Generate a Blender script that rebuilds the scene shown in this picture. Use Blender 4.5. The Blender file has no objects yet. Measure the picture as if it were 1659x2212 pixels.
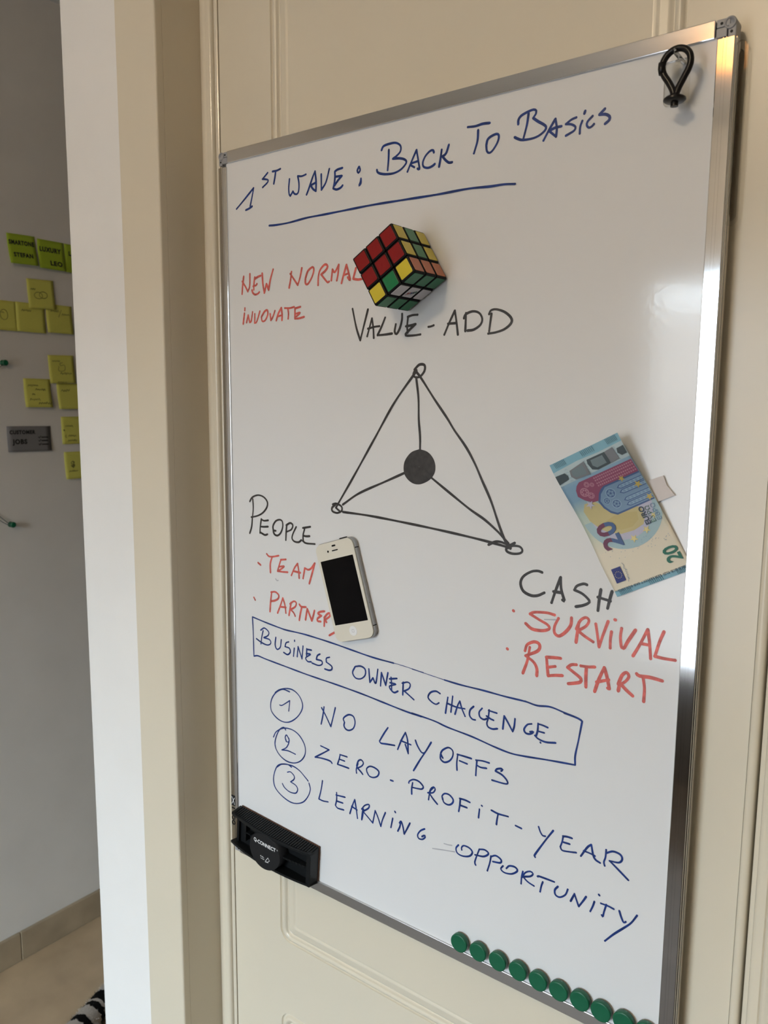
import bpy, bmesh, math, random
from mathutils import Vector, Matrix

# ------------------------------------------------------------------ camera, sky, light, exposure
SC = bpy.context.scene
COL = SC.collection
ZB = 1.85                      # height of the whiteboard's upper inner edge above the floor
random.seed(7)

cam_data = bpy.data.cameras.new('camera')
cam = bpy.data.objects.new('camera', cam_data)
COL.objects.link(cam)
cam_data.sensor_fit = 'HORIZONTAL'
cam_data.sensor_width = 36.0
cam_data.lens = 1724.25 / 1659 * 36.0
cam_data.clip_start = 0.02
_r = Vector((0.79640216, 0.6047279, 0.00691173))
_d = Vector((0.08828573, -0.10494724, -0.99055121))
_f = Vector((-0.59828858, 0.78948733, -0.13696906))
M = Matrix.Identity(4)
for i in range(3):
    M[i][0], M[i][1], M[i][2] = _r[i], -_d[i], -_f[i]
M[0][3], M[1][3], M[2][3] = 0.7594253, -0.68615693, -0.28113187 + ZB
cam.matrix_world = M
cam_data.dof.use_dof = True
cam_data.dof.focus_distance = 0.86
cam_data.dof.aperture_fstop = 15.6
SC.camera = cam

SC.view_settings.view_transform = 'Standard'
SC.view_settings.look = 'None'
SC.view_settings.gamma = 1.0
SC.view_settings.use_curve_mapping = False
SC.view_settings.exposure = 0.10

WX0, WX1, WZ0, WZ1 = -0.44, 0.36, 0.45, 2.09      # window opening in the wall behind the camera
YB = -2.6                                          # that wall
SKY_HIGH, SKY_LOW, GROUND = 36.0, 6.8, 5.0
LAMP = 56.0

world = bpy.data.worlds.new('sky')
SC.world = world
world.use_nodes = True
nt = world.node_tree
nt.nodes.clear()
w_out = nt.nodes.new('ShaderNodeOutputWorld')
w_bg = nt.nodes.new('ShaderNodeBackground')
w_tc = nt.nodes.new('ShaderNodeTexCoord')
w_sep = nt.nodes.new('ShaderNodeSeparateXYZ')
w_map = nt.nodes.new('ShaderNodeMapRange')
w_map.inputs['From Min'].default_value = -0.5
w_map.inputs['From Max'].default_value = 0.5
w_ramp = nt.nodes.new('ShaderNodeValToRGB')
e = w_ramp.color_ramp.elements
e[1].position = 1.0
for pos_, col_, k_ in ((0.0, (0.80, 0.86, 1.0), GROUND), (0.49, (0.92, 0.95, 1.0), GROUND), (0.52, (0.92, 0.96, 1.0), SKY_LOW),
                       (0.600, (0.90, 0.95, 1.0), SKY_LOW), (0.645, (0.75, 0.885, 1.0), SKY_HIGH), (0.95, (0.73, 0.875, 1.0), SKY_HIGH)):
    a = e[0] if pos_ == 0.0 else e.new(pos_)
    a.color = (*[c_ * k_ for c_ in col_], 1)
e.remove(e[len(e) - 1])
nt.links.new(w_tc.outputs['Generated'], w_sep.inputs[0])
nt.links.new(w_sep.outputs['Z'], w_map.inputs['Value'])
nt.links.new(w_map.outputs[0], w_ramp.inputs[0])
nt.links.new(w_ramp.outputs[0], w_bg.inputs[0])
nt.links.new(w_bg.outputs[0], w_out.inputs[0])

pd = bpy.data.lights.new('window_portal', 'AREA')
pd.shape = 'RECTANGLE'
pd.size, pd.size_y = WX1 - WX0, WZ1 - WZ0
pd.cycles.is_portal = True
po = bpy.data.objects.new('window_portal', pd)
COL.objects.link(po)
po.location = ((WX0 + WX1) / 2, YB - 0.10, (WZ0 + WZ1) / 2)
po.rotation_euler = (math.radians(90), 0, 0)       # -Z of the light faces +Y, into the room

# ------------------------------------------------------------------ materials
def mat(name, col, rough=0.5, metal=0.0, spec=0.5, noise=0.0, nscale=20.0, bump=0.0, bscale=200.0,
        emit=None, emit_s=0.0, coat=0.0, aniso=0.0, stretch=None):
    m = bpy.data.materials.new(name)
    m.use_nodes = True
    n = m.node_tree
    b = n.nodes['Principled BSDF']
    b.inputs['Base Color'].default_value = (*col, 1)
    b.inputs['Roughness'].default_value = rough
    b.inputs['Metallic'].default_value = metal
    b.inputs['Specular IOR Level'].default_value = spec
    b.inputs['Coat Weight'].default_value = coat
    b.inputs['Coat Roughness'].default_value = 0.03
    b.inputs['Anisotropic'].default_value = aniso
    if emit:
        b.inputs['Emission Color'].default_value = (*emit, 1)
        b.inputs['Emission Strength'].default_value = emit_s
    tc = n.nodes.new('ShaderNodeTexCoord')
    src = tc.outputs['Object']
    if stretch:
        mp = n.nodes.new('ShaderNodeMapping')
        mp.inputs['Scale'].default_value = stretch
        n.links.new(src, mp.inputs[0])
        src = mp.outputs[0]
    if noise:
        t = n.nodes.new('ShaderNodeTexNoise')
        t.inputs['Scale'].default_value = nscale
        t.inputs['Detail'].default_value = 4
        n.links.new(src, t.inputs['Vector'])
        r = n.nodes.new('ShaderNodeValToRGB')
        r.color_ramp.elements[0].position = 0.3
        r.color_ramp.elements[1].position = 0.7
        r.color_ramp.elements[0].color = (*[max(0, c * (1 - noise)) for c in col], 1)
        r.color_ramp.elements[1].color = (*[min(1, c * (1 + noise)) for c in col], 1)
        n.links.new(t.outputs['Fac'], r.inputs[0])
        n.links.new(r.outputs[0], b.inputs['Base Color'])
    if bump:
        t = n.nodes.new('ShaderNodeTexNoise')
        t.inputs['Scale'].default_value = bscale
        t.inputs['Detail'].default_value = 3
        n.links.new(src, t.inputs['Vector'])
        k = n.nodes.new('ShaderNodeBump')
        k.inputs['Strength'].default_value = bump
        k.inputs['Distance'].default_value = 0.001
        n.links.new(t.outputs['Fac'], k.inputs['Height'])
        n.links.new(k.outputs[0], b.inputs['Normal'])
    return m

def clear_mat(name, tint=(1, 1, 1), refl=0.12, rough=0.02):
    m = bpy.data.materials.new(name)
    m.use_nodes = True
    n = m.node_tree
    n.nodes.clear()
    o = n.nodes.new('ShaderNodeOutputMaterial')
    t = n.nodes.new('ShaderNodeBsdfTransparent')
    t.inputs[0].default_value = (*tint, 1)
    g = n.nodes.new('ShaderNodeBsdfGlossy')
    g.inputs['Roughness'].default_value = rough
    f = n.nodes.new('ShaderNodeFresnel')
    f.inputs[0].default_value = 1.45
    mx = n.nodes.new('ShaderNodeMixShader')
    n.links.new(f.outputs[0], mx.inputs[0])
    n.links.new(t.outputs[0], mx.inputs[1])
    n.links.new(g.outputs[0], mx.inputs[2])
    n.links.new(mx.outputs[0], o.inputs[0])
    return m

MT = dict(
    board=mat('white_enamel', (0.74, 0.74, 0.745), 0.10, spec=0.5, bump=0.05, bscale=160),
    alu=mat('brushed_aluminium', (0.66, 0.66, 0.67), 0.075, 1.0, noise=0.05, nscale=60, stretch=(1, 1, 0.02)),
    alu_h=mat('brushed_aluminium_rail', (0.66, 0.66, 0.67), 0.13, 1.0, noise=0.05, nscale=60, stretch=(0.02, 1, 1)),
    alu_low=mat('dull_aluminium_rail', (0.70, 0.69, 0.68), 0.36, 1.0, noise=0.05, nscale=60, stretch=(0.02, 1, 1)),
    grey_plastic=mat('grey_plastic', (0.30, 0.30, 0.31), 0.4),
    dark_hole=mat('dark_recess', (0.02, 0.02, 0.02), 0.8),
    cream=mat('cream_lacquer', (0.68, 0.615, 0.495), 0.28, noise=0.015, nscale=6, bump=0.02, bscale=300),
    cream_flat=mat('cream_paint', (0.68, 0.61, 0.485), 0.42, noise=0.015, nscale=5),
    wallp=mat('white_wall_paint', (0.80, 0.78, 0.755), 0.8, noise=0.015, nscale=12, bump=0.1, bscale=350),
    wall_side=mat('off_white_wall_paint', (0.76, 0.72, 0.665), 0.85, noise=0.03, nscale=7, bump=0.1, bscale=350),
    cream_gloss=mat('cream_gloss_lacquer', (0.68, 0.615, 0.495), 0.14),
    wainscot_dark=mat('added_wainscot_brown', (0.13, 0.115, 0.10), 0.8),
    wall_tan=mat('tan_wall_paint', (0.34, 0.30, 0.25), 0.8),
    ceil=mat('ceiling_paint', (0.80, 0.78, 0.74), 0.9),
    ink_blue=mat('blue_marker_ink', (0.008, 0.034, 0.185), 0.35, noise=0.35, nscale=180),
    ink_red=mat('red_marker_ink', (0.60, 0.115, 0.095), 0.35, noise=0.28, nscale=160),
    ink_black=mat('black_marker_ink', (0.032, 0.028, 0.027), 0.4, noise=0.4, nscale=160),
    ink_grey=mat('grey_marker_smudge', (0.42, 0.42, 0.46), 0.4),
    black_pl=mat('black_plastic', (0.006, 0.007, 0.008), 0.42, spec=0.25),
    black_clip=mat('black_clip_plastic', (0.008, 0.007, 0.007), 0.28, spec=0.3),
    black_matt=mat('black_label', (0.008, 0.008, 0.009), 0.6, spec=0.3),
    felt=mat('brown_felt', (0.09, 0.045, 0.03), 0.95, bump=0.5, bscale=600),
    white_print=mat('white_print', (0.75, 0.75, 0.75), 0.6),
    magnet=mat('green_plastic', (0.004, 0.105, 0.048), 0.42, noise=0.06, nscale=40),
    clear=clear_mat('clear_acrylic', (0.97, 0.97, 0.96)),
    glass=clear_mat('window_glass', (0.97, 0.98, 0.98)),
    steel=mat('steel_band', (0.42, 0.41, 0.40), 0.38, 0.85),
    phone_white=mat('cream_phone_glass', (0.72, 0.68, 0.585), 0.22),
    phone_btn=mat('white_button', (0.78, 0.78, 0.78), 0.3),
    phone_black=mat('black_screen', (0.003, 0.003, 0.004), 0.12, spec=0.15),
    paper_tab=mat('white_paper', (0.66, 0.61, 0.60), 0.7),
    frame_white=mat('white_window_frame', (0.75, 0.75, 0.74), 0.4),
    c_red=mat('red_sticker', (0.24, 0.010, 0.010), 0.35, spec=0.25),
    c_yel=mat('yellow_sticker', (0.62, 0.50, 0.035), 0.3),
    c_grn=mat('green_sticker', (0.005, 0.17, 0.055), 0.3),
    c_org=mat('orange_sticker', (0.48, 0.115, 0.035), 0.3),
    c_wht=mat('white_sticker', (0.62, 0.60, 0.62), 0.3),
    c_blk=mat('black_cube_plastic', (0.005, 0.005, 0.005), 0.45, spec=0.12),
    s_green=mat('lime_paper', (0.36, 0.48, 0.025), 0.8),
    s_yel=mat('yellow_paper', (0.66, 0.63, 0.13), 0.8),
    s_grey=mat('grey_card', (0.20, 0.19, 0.19), 0.7),
    pen=mat('dark_pen_ink', (0.012, 0.012, 0.010), 0.6),
    pen_soft=mat('olive_pen_ink', (0.16, 0.15, 0.035), 0.7),
    wire=mat('grey_wire', (0.14, 0.14, 0.13), 0.5),
    lamp_glass=mat('warm_lamp_glass', (0.8, 0.6, 0.4), 0.4, emit=(1.0, 0.80, 0.54), emit_s=LAMP),
    lamp_dim=mat('orange_lamp_glass', (0.8, 0.4, 0.15), 0.4, emit=(1.0, 0.42, 0.12), emit_s=3.0),
    brass=mat('dark_metal', (0.10, 0.08, 0.06), 0.4, 1.0),
)

# ------------------------------------------------------------------ helpers
def tag(o, label=None, cat=None, group=None, kind=None):
    if label: o['label'] = label
    if cat: o['category'] = cat
    if group: o['group'] = group
    if kind: o['kind'] = kind
    return o

def thing(name, loc, rot=(0, 0, 0), label=None, cat=None, group=None, kind=None):
    o = bpy.data.objects.new(name, None)
    o.empty_display_size = 0.02
    COL.objects.link(o)
    o.location = loc
    o.rotation_euler = rot
    return tag(o, label, cat, group, kind)

def obj(name, bm, mats, parent=None, smooth=False, loc=None, world=False):
    """link bm as ONE mesh object; world=True means bm is in world axes and is shifted into its parent"""
    if world and parent is not None:
        p = parent; off = Vector((0, 0, 0))
        while p is not None:
            off += Vector(p.location); p = p.parent
        bmesh.ops.translate(bm, verts=bm.verts, vec=-off)
    bmesh.ops.recalc_face_normals(bm, faces=bm.faces) if not getattr(bm, 'keep', False) else None
    me = bpy.data.meshes.new(name)
    if smooth:
        for f in bm.faces: f.smooth = True
    bm.to_mesh(me)
    bm.free()
    for m in (mats if isinstance(mats, (list, tuple)) else [mats]):
        me.materials.append(MT[m] if isinstance(m, str) else m)
    o = bpy.data.objects.new(name, me)
    COL.objects.link(o)
    if parent is not None: o.parent = parent
    if loc is not None: o.location = loc
    if smooth:
        try: me.set_sharp_from_angle(angle=math.radians(38))
        except Exception: pass
    return o

def NB(): return bmesh.new()

def box(bm, x0, x1, y0, y1, z0, z1, bev=0.0, seg=2, mi=0):
    t = bmesh.new()
    bmesh.ops.create_cube(t, size=1.0)
    for v in t.verts:
        v.co = Vector((x0 + (v.co.x + .5) * (x1 - x0), y0 + (v.co.y + .5) * (y1 - y0), z0 + (v.co.z + .5) * (z1 - z0)))
    if bev:
        bmesh.ops.bevel(t, geom=list(t.edges), offset=bev, segments=seg, profile=0.5, affect='EDGES', clamp_overlap=True)
    join(bm, t, mi)
    return bm

def join(bm, t, mi=0, mx=None):
    if mx is not None: bmesh.ops.transform(t, matrix=mx, verts=t.verts)
    mp = {v: bm.verts.new(v.co) for v in t.verts}
    for f in t.faces:
        try:
            g = bm.faces.new([mp[v] for v in f.verts]); g.material_index = mi; g.smooth = f.smooth
        except ValueError: pass
    t.free()

def prism(bm, pts, y0, y1, bev=0.0, seg=2, mi=0, smooth=False):
    """outline in (x, z), extruded along y; bevels the rim of the front (smaller y)"""
    t = bmesh.new()
    a = [t.verts.new((x, y1, z)) for x, z in pts]
    b = [t.verts.new((x, y0, z)) for x, z in pts]
    t.faces.new(a); fr = t.faces.new(list(reversed(b)))
    n = len(pts)
    for i in range(n):
        f = t.faces.new([a[i], b[i], b[(i + 1) % n], a[(i + 1) % n]]); f.smooth = smooth
    if bev:
        bmesh.ops.bevel(t, geom=list(fr.edges), offset=bev, segments=seg, profile=0.5, affect='EDGES', clamp_overlap=True)
    join(bm, t, mi)
    return bm

def rrect(w, h, r, n=6, cx=0, cz=0):
    p = []
    for sx, sz, a0 in ((1, 1, 0), (-1, 1, 90), (-1, -1, 180), (1, -1, 270)):
        for k in range(n + 1):
            a = math.radians(a0 + 90 * k / n)
            p.append((cx + sx * (w / 2 - r) + r * math.cos(a), cz + sz * (h / 2 - r) + r * math.sin(a)))
    return p

def ell(rx, rz, n=40, cx=0, cz=0):
    return [(cx + rx * math.cos(2 * math.pi * k / n), cz + rz * math.sin(2 * math.pi * k / n)) for k in range(n)]

def tube(bm, pts, r, n=10, closed=False, caps=True, mi=0):
    P = [Vector(p) for p in pts]
    rad = r if isinstance(r, (list, tuple)) else [r] * len(P)
    rings = []
    up = Vector((0, 1, 0.001)).normalized()
    m = len(P)
    for i in range(m):
        if closed: d = P[(i + 1) % m] - P[i - 1]
        else: d = P[min(i + 1, m - 1)] - P[max(i - 1, 0)]
        d.normalize()
        u = up - d * up.dot(d)
        if u.length < 1e-4: u = Vector((1, 0, 0)) - d * d.x
        u.normalize(); v = d.cross(u); up = u
        rings.append([bm.verts.new(P[i] + (u * math.cos(2 * math.pi * k / n) + v * math.sin(2 * math.pi * k / n)) * rad[i]) for k in range(n)])
    for i in range(m if closed else m - 1):
        A, B = rings[i], rings[(i + 1) % m]
        for k in range(n):
            f = bm.faces.new([A[k], A[(k + 1) % n], B[(k + 1) % n], B[k]]); f.smooth = True; f.material_index = mi
    if caps and not closed:
        for ring in (rings[0], rings[-1]):
            f = bm.faces.new(ring); f.material_index = mi
    return bm

def lathe(bm, prof, axis='z', n=32, mi=0):
    """prof = list of (radius, height) along the axis"""
    rings = []
    for r, h in prof:
        ring = []
        for k in range(n):
            a = 2 * math.pi * k / n
            c, s = r * math.cos(a), r * math.sin(a)
            ring.append(bm.verts.new((c, s, h) if axis == 'z' else (c, h, s)))
        rings.append(ring)
    for A, B in zip(rings, rings[1:]):
        for k in range(n):
            f = bm.faces.new([A[k], A[(k + 1) % n], B[(k + 1) % n], B[k]]); f.smooth = True; f.material_index = mi
    for ring in (rings[0], rings[-1]):
        f = bm.faces.new(ring); f.material_index = mi
    return bm

def crom(pts, step):
    """Catmull-Rom through pts = [(x, z, corner)], resampled about every step"""
    runs, cur = [], []
    for p in pts:
        cur.append(Vector((p[0], p[1])))
        if p[2] and len(cur) > 1:
            runs.append(cur); cur = [Vector((p[0], p[1]))]
    if len(cur) > 1 or not runs: runs.append(cur)
    out = []
    for q in runs:
        if len(q) == 1: out.append(q); continue
        ex = [2 * q[0] - q[1]] + q + [2 * q[-1] - q[-2]]
        res = [q[0]]
        for i in range(1, len(ex) - 2):
            p0, p1, p2, p3 = ex[i - 1:i + 3]
            n = max(1, int((p2 - p1).length / step))
            for k in range(1, n + 1):
                t = k / n
                res.append(0.5 * ((2 * p1) + (p2 - p0) * t + (2 * p0 - 5 * p1 + 4 * p2 - p3) * t * t + (3 * p1 - p0 - 3 * p2 + p3) * t ** 3))
        out.append(res)
    return out

def stroke(bm, pts, w, y, step, fn=None, mi=0, vary=0.12):
    """a flat marker stroke of width w in the plane y, with round ends"""
    fn = fn or (lambda x, yy, z: (x, yy, z))
    ph = random.random() * 6
    for nr, run in enumerate(crom(pts, step)):
        y -= 4e-6 if nr else 0
        if len(run) == 1: run = [run[0], run[0] + Vector((w * .2, 0))]
        n = len(run)
        L, R = [], []
        for i in range(n):
            d = run[min(i + 1, n - 1)] - run[max(i - 1, 0)]
            if d.length < 1e-9: d = Vector((1, 0))
            d.normalize(); nn = Vector((-d.y, d.x))
            h = w / 2 * (1 + vary * math.sin(ph + i * step / w * .35))
            L.append(run[i] + nn * h); R.append(run[i] - nn * h)
        lv = [bm.verts.new(fn(p.x, y - 1.5e-6 * i, p.y)) for i, p in enumerate(L)]
        rv = [bm.verts.new(fn(p.x, y - 1.5e-6 * i, p.y)) for i, p in enumerate(R)]
        for i in range(n - 1):
            try:
                f = bm.faces.new([lv[i], lv[i + 1], rv[i + 1], rv[i]]); f.material_index = mi
            except ValueError: pass
        for kc, p in enumerate((run[0], run[-1])):
            vs = [bm.verts.new(fn(p.x + w / 2 * math.cos(a), y - 2e-6 - kc * 1.5e-6 * n, p.y + w / 2 * math.sin(a))) for a in [2 * math.pi * k / 10 for k in range(10)]]
            f = bm.faces.new(vs); f.material_index = mi
    return bm

def text_tris(body, size, align='LEFT', bold=False, sx=1.0):
    """lettering as 2D faces: list of polygons [(x, z), ...]"""
    c = bpy.data.curves.new('lettering', 'FONT')
    c.body = body; c.size = size; c.align_x = align
    if bold == 2: c.space_character = 1.14
    c.resolution_u = 3
    if bold: c.offset = size * (0.05 if bold == 2 else 0.026)
    o = bpy.data.objects.new('lettering', c)
    COL.objects.link(o)
    dg = bpy.context.evaluated_depsgraph_get()
    me = bpy.data.meshes.new_from_object(o.evaluated_get(dg))
    polys = [[(me.vertices[i].co.x * sx, me.vertices[i].co.y) for i in p.vertices] for p in me.polygons]
    bpy.data.objects.remove(o); bpy.data.curves.remove(c); bpy.data.meshes.remove(me)
    return polys

def decal(bm, polys, fn, mi=0):
    for p in polys:
        try:
            f = bm.faces.new([bm.verts.new(fn(x, z)) for x, z in p]); f.material_index = mi
        except ValueError: pass
    return bm

def copy_tree(o, parent=None, kids=None):
    c = o.copy(); COL.objects.link(c)
    if parent is not None: c.parent = parent
    for ch in list(o.children): copy_tree(ch, c)
    return c

# ------------------------------------------------------------------ the setting
XL, XR, YF, ZC = -1.30, 3.20, 2.50, 2.60
def struct(o, label=None, cat=None): return tag(o, label, cat, kind='structure')

# floor of veined cream stone tiles
fm = mat('cream_stone_floor', (0.48, 0.36, 0.23), 0.42, noise=0.16, nscale=7)
bm = box(NB(), XL - .1, XR, -.05, YF + .1, -0.10, 0.0)
struct(obj('floor', bm, fm), 'polished cream stone floor of the corridor', 'floor')
fd = mat('dark_wood_floor', (0.16, 0.135, 0.115), 0.8, spec=0.15, noise=0.2, nscale=4, stretch=(1, 8, 1))
bm = box(NB(), XL - .1, XR, YB - .2, -.05, -0.10, 0.0)
struct(obj('floor', bm, fd), 'dark wood floor of the room in front of the door', 'floor')
bm = box(NB(), XL - .1, XR, YB - .2, YF + .1, ZC, ZC + .1)
struct(obj('ceiling', bm, 'ceil'), 'plain white ceiling', 'ceiling')
bm = box(NB(), XL - .1, XL, YB - .2, YF + .1, 0, ZC)
struct(obj('wall_left', bm, 'wall_side'), 'shaded off-white corridor wall carrying the sticky notes', 'wall')
bm = box(NB(), XR, XR + .1, YB - .2, YF + .1, -.1, ZC + .1)
struct(obj('wall_right', bm, 'wall_tan'), 'plain tan wall on the right of the room', 'wall')
bm = box(NB(), XL - .1, XR, YF, YF + .1, 0, ZC)
struct(obj('wall_far', bm, 'wall_side'), 'plain wall at the far end of the corridor', 'wall')
bm = NB()
box(bm, XL - .1, WX0, YB - .2, YB, 0, ZC)
box(bm, WX1, XR, YB - .2, YB, 0, ZC)
box(bm, WX0, WX1, YB - .2, YB, 0, WZ0)
box(bm, WX0, WX1, YB - .2, YB, WZ1, ZC)
struct(obj('wall_back', bm, 'wallp'), 'white wall with the window, behind the camera', 'wall')

bm = NB()  # unseen panelling, added so the lower frame rails reflect something dark
box(bm, XL, XR, YB, YB + .02, 0, WZ0 - .03, bev=.003)
box(bm, XL, XR, YB, YB + .035, WZ0 - .03, WZ0, bev=.004)
struct(obj('trim_added', bm, 'wainscot_dark'), 'added dark wainscot below the window behind the camera, to darken frame reflections', 'wainscot')

# wall that holds the door: a pier with a rounded outer corner, the part right of the door, the piece above
DX0, DX1 = -0.062, 0.653                    # clear width between the jambs
DH = 2.16
bm = NB()
def pier(bm, x0, x1, y0, y1, z0, z1, r):
    pts = []
    for cx, cy, a0 in ((x0 + r, y0 + r, 180),):
        for k in range(7):
            a = math.radians(a0 + 90 * k / 6)
            pts.append((cx + r * math.cos(a), cy + r * math.sin(a)))
    pts += [(x1, y0), (x1, y1), (x0, y1)]
    lo = [bm.verts.new((x, y, z0)) for x, y in pts]
    hi = [bm.verts.new((x, y, z1)) for x, y in pts]
    bm.faces.new(lo); bm.faces.new(hi)
    for i in range(len(pts)):
        j = (i + 1) % len(pts)
        bm.faces.new([lo[i], lo[j], hi[j], hi[i]])
pier(bm, -0.2795, DX0 - .02, -0.04, 0.10, 0, ZC, 0.006)
box(bm, DX1 + .02, XR, -0.04, 0.10, 0, ZC)
box(bm, DX0 - .02, DX1 + .02, -0.04, 0.10, DH + .02, ZC)
struct(obj('wall_front', bm, 'wallp'), 'narrow bright white wall strip left of the cream door frame', 'wall')

# door lining: jambs with a rebate behind the stop, stops, and flat casings with a rounded inner edge
def jamb(x0, x1, s):
    bm = NB()
    if s < 0:
        box(bm, x0 - .02, x0, -0.0415, 0.10, 0, DH)
        box(bm, x0, x0 + .026, 0.026, 0.10, 0, DH)
    else:
        box(bm, x1, x1 + .02, -0.0415, 0.10, 0, DH)
        box(bm, x1 - .026, x1, 0.026, 0.10, 0, DH)
    return bm
struct(obj('trim_1', jamb(DX0, DX1, -1), 'cream_flat'), 'recessed cream door jamb left of the door, in shade', 'door frame')
struct(obj('trim_2', jamb(DX0, DX1, 1), 'cream_flat'), 'recessed cream door jamb right of the door', 'door frame')
bm = box(NB(), DX0 - .0775, DX0, -0.053, -0.0402, 0, DH + .0775, bev=.0025, seg=3)
struct(obj('trim_3', bm, 'cream_flat'), 'flat cream door casing left of the door', 'door frame')
bm = box(NB(), DX1, DX1 + .0775, -0.053, -0.0402, 0, DH + .0775, bev=.004, seg=3)
struct(obj('trim_4', bm, 'cream_flat'), 'flat cream door casing right of the door', 'door frame')
bm = box(NB(), DX0 + .0005, DX1 - .0005, -0.053, -0.0402, DH, DH + .077, bev=.004, seg=3)
box(bm, DX0 + .0005, DX1 - .0005, -0.0398, 0.10, DH, DH + .0195)
struct(obj('trim_5', bm, 'cream_flat'), 'cream door casing above the door', 'door frame')

def stop_profile(s):
    """moulded stop strip in section (x from the jamb, y)"""
    p = [(0, .0255), (0, .0150), (.0022, .0135), (.0085, .0135), (.0098, .0144), (.0105, .0144), (.0118, .0130), (.0165, .0130),
         (.0190, .0136), (.0205, .0152), (.0212, .0175), (.0212, .0190), (.0240, .0196), (.0255, .0208), (.0255, .0255)]
    return [(s * x, y) for x, y in p]
for nm, x, s, lb in (('trim_6', DX0 + .0002, 1, 'moulded cream stop strip along the left edge of the door'),
                     ('trim_7', DX1 - .0002, -1, 'moulded cream stop strip along the right edge of the door')):
    bm = NB()
    pr_ = [(x + px, py) for px, py in stop_profile(s)]
    lo = [bm.verts.new((px, py, 0)) for px, py in pr_]; hi = [bm.verts.new((px, py, DH)) for px, py in pr_]
    bm.faces.new(lo); bm.faces.new(hi)
    for i in range(len(pr_)):
        j = (i + 1) % len(pr_); f = bm.faces.new([lo[i], lo[j], hi[j], hi[i]]); f.smooth = True
    struct(obj(nm, bm, 'cream_gloss', smooth=True), lb, 'door frame')

# door leaf with two moulded panels
door = struct(thing('door_1', (0.29, 0.062, 0.005)), 'cream panelled door behind the whiteboard', 'door')
LX0, LX1 = -0.0355, 0.6165
P1 = (0.0525, 0.5315, ZB - 1.0015, 2.06)      # upper panel x0 x1 z0 z1
P2 = (0.0525, 0.5315, 0.11, ZB - 1.1075)      # lower panel
YD = 0.022
def rr(x0, x1, z0, z1, r, n=8): return rrect(x1 - x0, z1 - z0, r, n, (x0 + x1) / 2, (z0 + z1) / 2)
bm = NB()
def loop(bm, pts, y):
    v = [bm.verts.new((x, y, z)) for x, z in pts]
    return v, [bm.edges.new((v[i], v[(i + 1) % len(v)])) for i in range(len(v))]
allv, ed = loop(bm, [(LX0, .006), (LX1, .006), (LX1, 2.15), (LX0, 2.15)], YD)
outer = allv
for P in (P1, P2):
    v, e2 = loop(bm, rr(*P, .018), YD); ed += e2
bmesh.ops.triangle_fill(bm, use_beauty=True, use_dissolve=False, edges=ed)
bk = [bm.verts.new((v.co.x, .062, v.co.z)) for v in outer]
for i in range(4):
    j = (i + 1) % 4; bm.faces.new([outer[i], outer[j], bk[j], bk[i]])
bm.faces.new(bk)
obj('door_leaf', bm, 'cream', door, world=True)
bm = NB()
ep = [(LX1 + .0002, .040), (LX1 + .0002, .0222), (.6176, .0196), (.6190, .0186), (.6215, .0184), (.6236, .0194), (.6248, .0212), (.6252, .0240), (.6252, .040)]
lo = [bm.verts.new((x, y, .006)) for x, y in ep]; hi = [bm.verts.new((x, y, 2.15)) for x, y in ep]
bm.faces.new(lo); bm.faces.new(hi)
for i in range(len(ep)):
    j = (i + 1) % len(ep); f = bm.faces.new([lo[i], lo[j], hi[j], hi[i]]); f.smooth = True
obj('edge_bead', bm, 'cream_gloss', door, smooth=True, world=True)
prof = [(0, 0), (.0006, .0026), (.0020, .0034), (.0036, .0012), (.0050, -.0012), (.0070, -.0018), (.0092, -.0012), (.0110, .0004), (.0118, .0034), (.0132, .0034),
        (.0146, .0014), (.0175, .0006), (.0230, .0002), (.0255, -.0006), (.0264, .0012), (.0280, .0006), (.0300, .0004)]
for P in (P1, P2):
    bm = NB(); rings = []
    for dd, h in prof:
        rings.append([bm.verts.new((x, YD + h, z)) for x, z in rr(P[0] + dd, P[1] - dd, P[2] + dd, P[3] - dd, max(.004, .018 - dd * .7))])
    for A, B in zip(rings, rings[1:]):
        for k in range(len(A)):
            f = bm.faces.new([A[k], A[(k + 1) % len(A)], B[(k + 1) % len(A)], B[k]]); f.smooth = True
    obj('panel_moulding', bm, 'cream', door, world=True)
    bm = NB(); bm.faces.new([bm.verts.new((x, YD + .0004, z)) for x, z in rr(P[0] + .03, P[1] - .03, P[2] + .03, P[3] - .03, .004)])
    obj('door_panel', bm, 'cream', door, world=True)

# stone baseboard of the corridor wall, in lengths with visible joints
bsm = mat('tan_stone_skirting', (0.40, 0.315, 0.21), 0.4, noise=0.16, nscale=9)
bm = NB()
for y0, y1 in ((YB, -.06), (-.059, .3416), (.3432, .744), (.7455, 1.146), (1.1475, 1.55), (1.5515, 1.95), (1.9515, YF)):
    box(bm, XL, XL + .011, y0, y1, 0, .0835, bev=.0015, seg=1)
struct(obj('baseboard_left', bm, bsm), 'tan stone skirting along the corridor wall', 'baseboard')

# window behind the camera
win = struct(thing('window_1', ((WX0 + WX1) / 2, YB - .1, WZ0)), 'white framed window behind the camera', 'window')
bm = NB()
t_ = .05
for x0, x1, z0, z1 in ((WX0, WX0 + t_, WZ0, WZ1), (WX1 - t_, WX1, WZ0, WZ1), (WX0 + t_, WX1 - t_, WZ0, WZ0 + t_), (WX0 + t_, WX1 - t_, WZ1 - t_, WZ1),
                       (.175, .235, WZ0 + t_, WZ1 - t_)):
    box(bm, x0, x1, YB - .085, YB - .03, z0, z1, bev=.004)
obj('window_frame', bm, 'frame_white', win, world=True)
for x0, x1 in ((WX0 + t_, .175), (.235, WX1 - t_)):
    bm = box(NB(), x0, x1, YB - .058, YB - .054, WZ0 + t_, WZ1 - t_)
    obj('window_pane', bm, 'glass', win, world=True)

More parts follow.
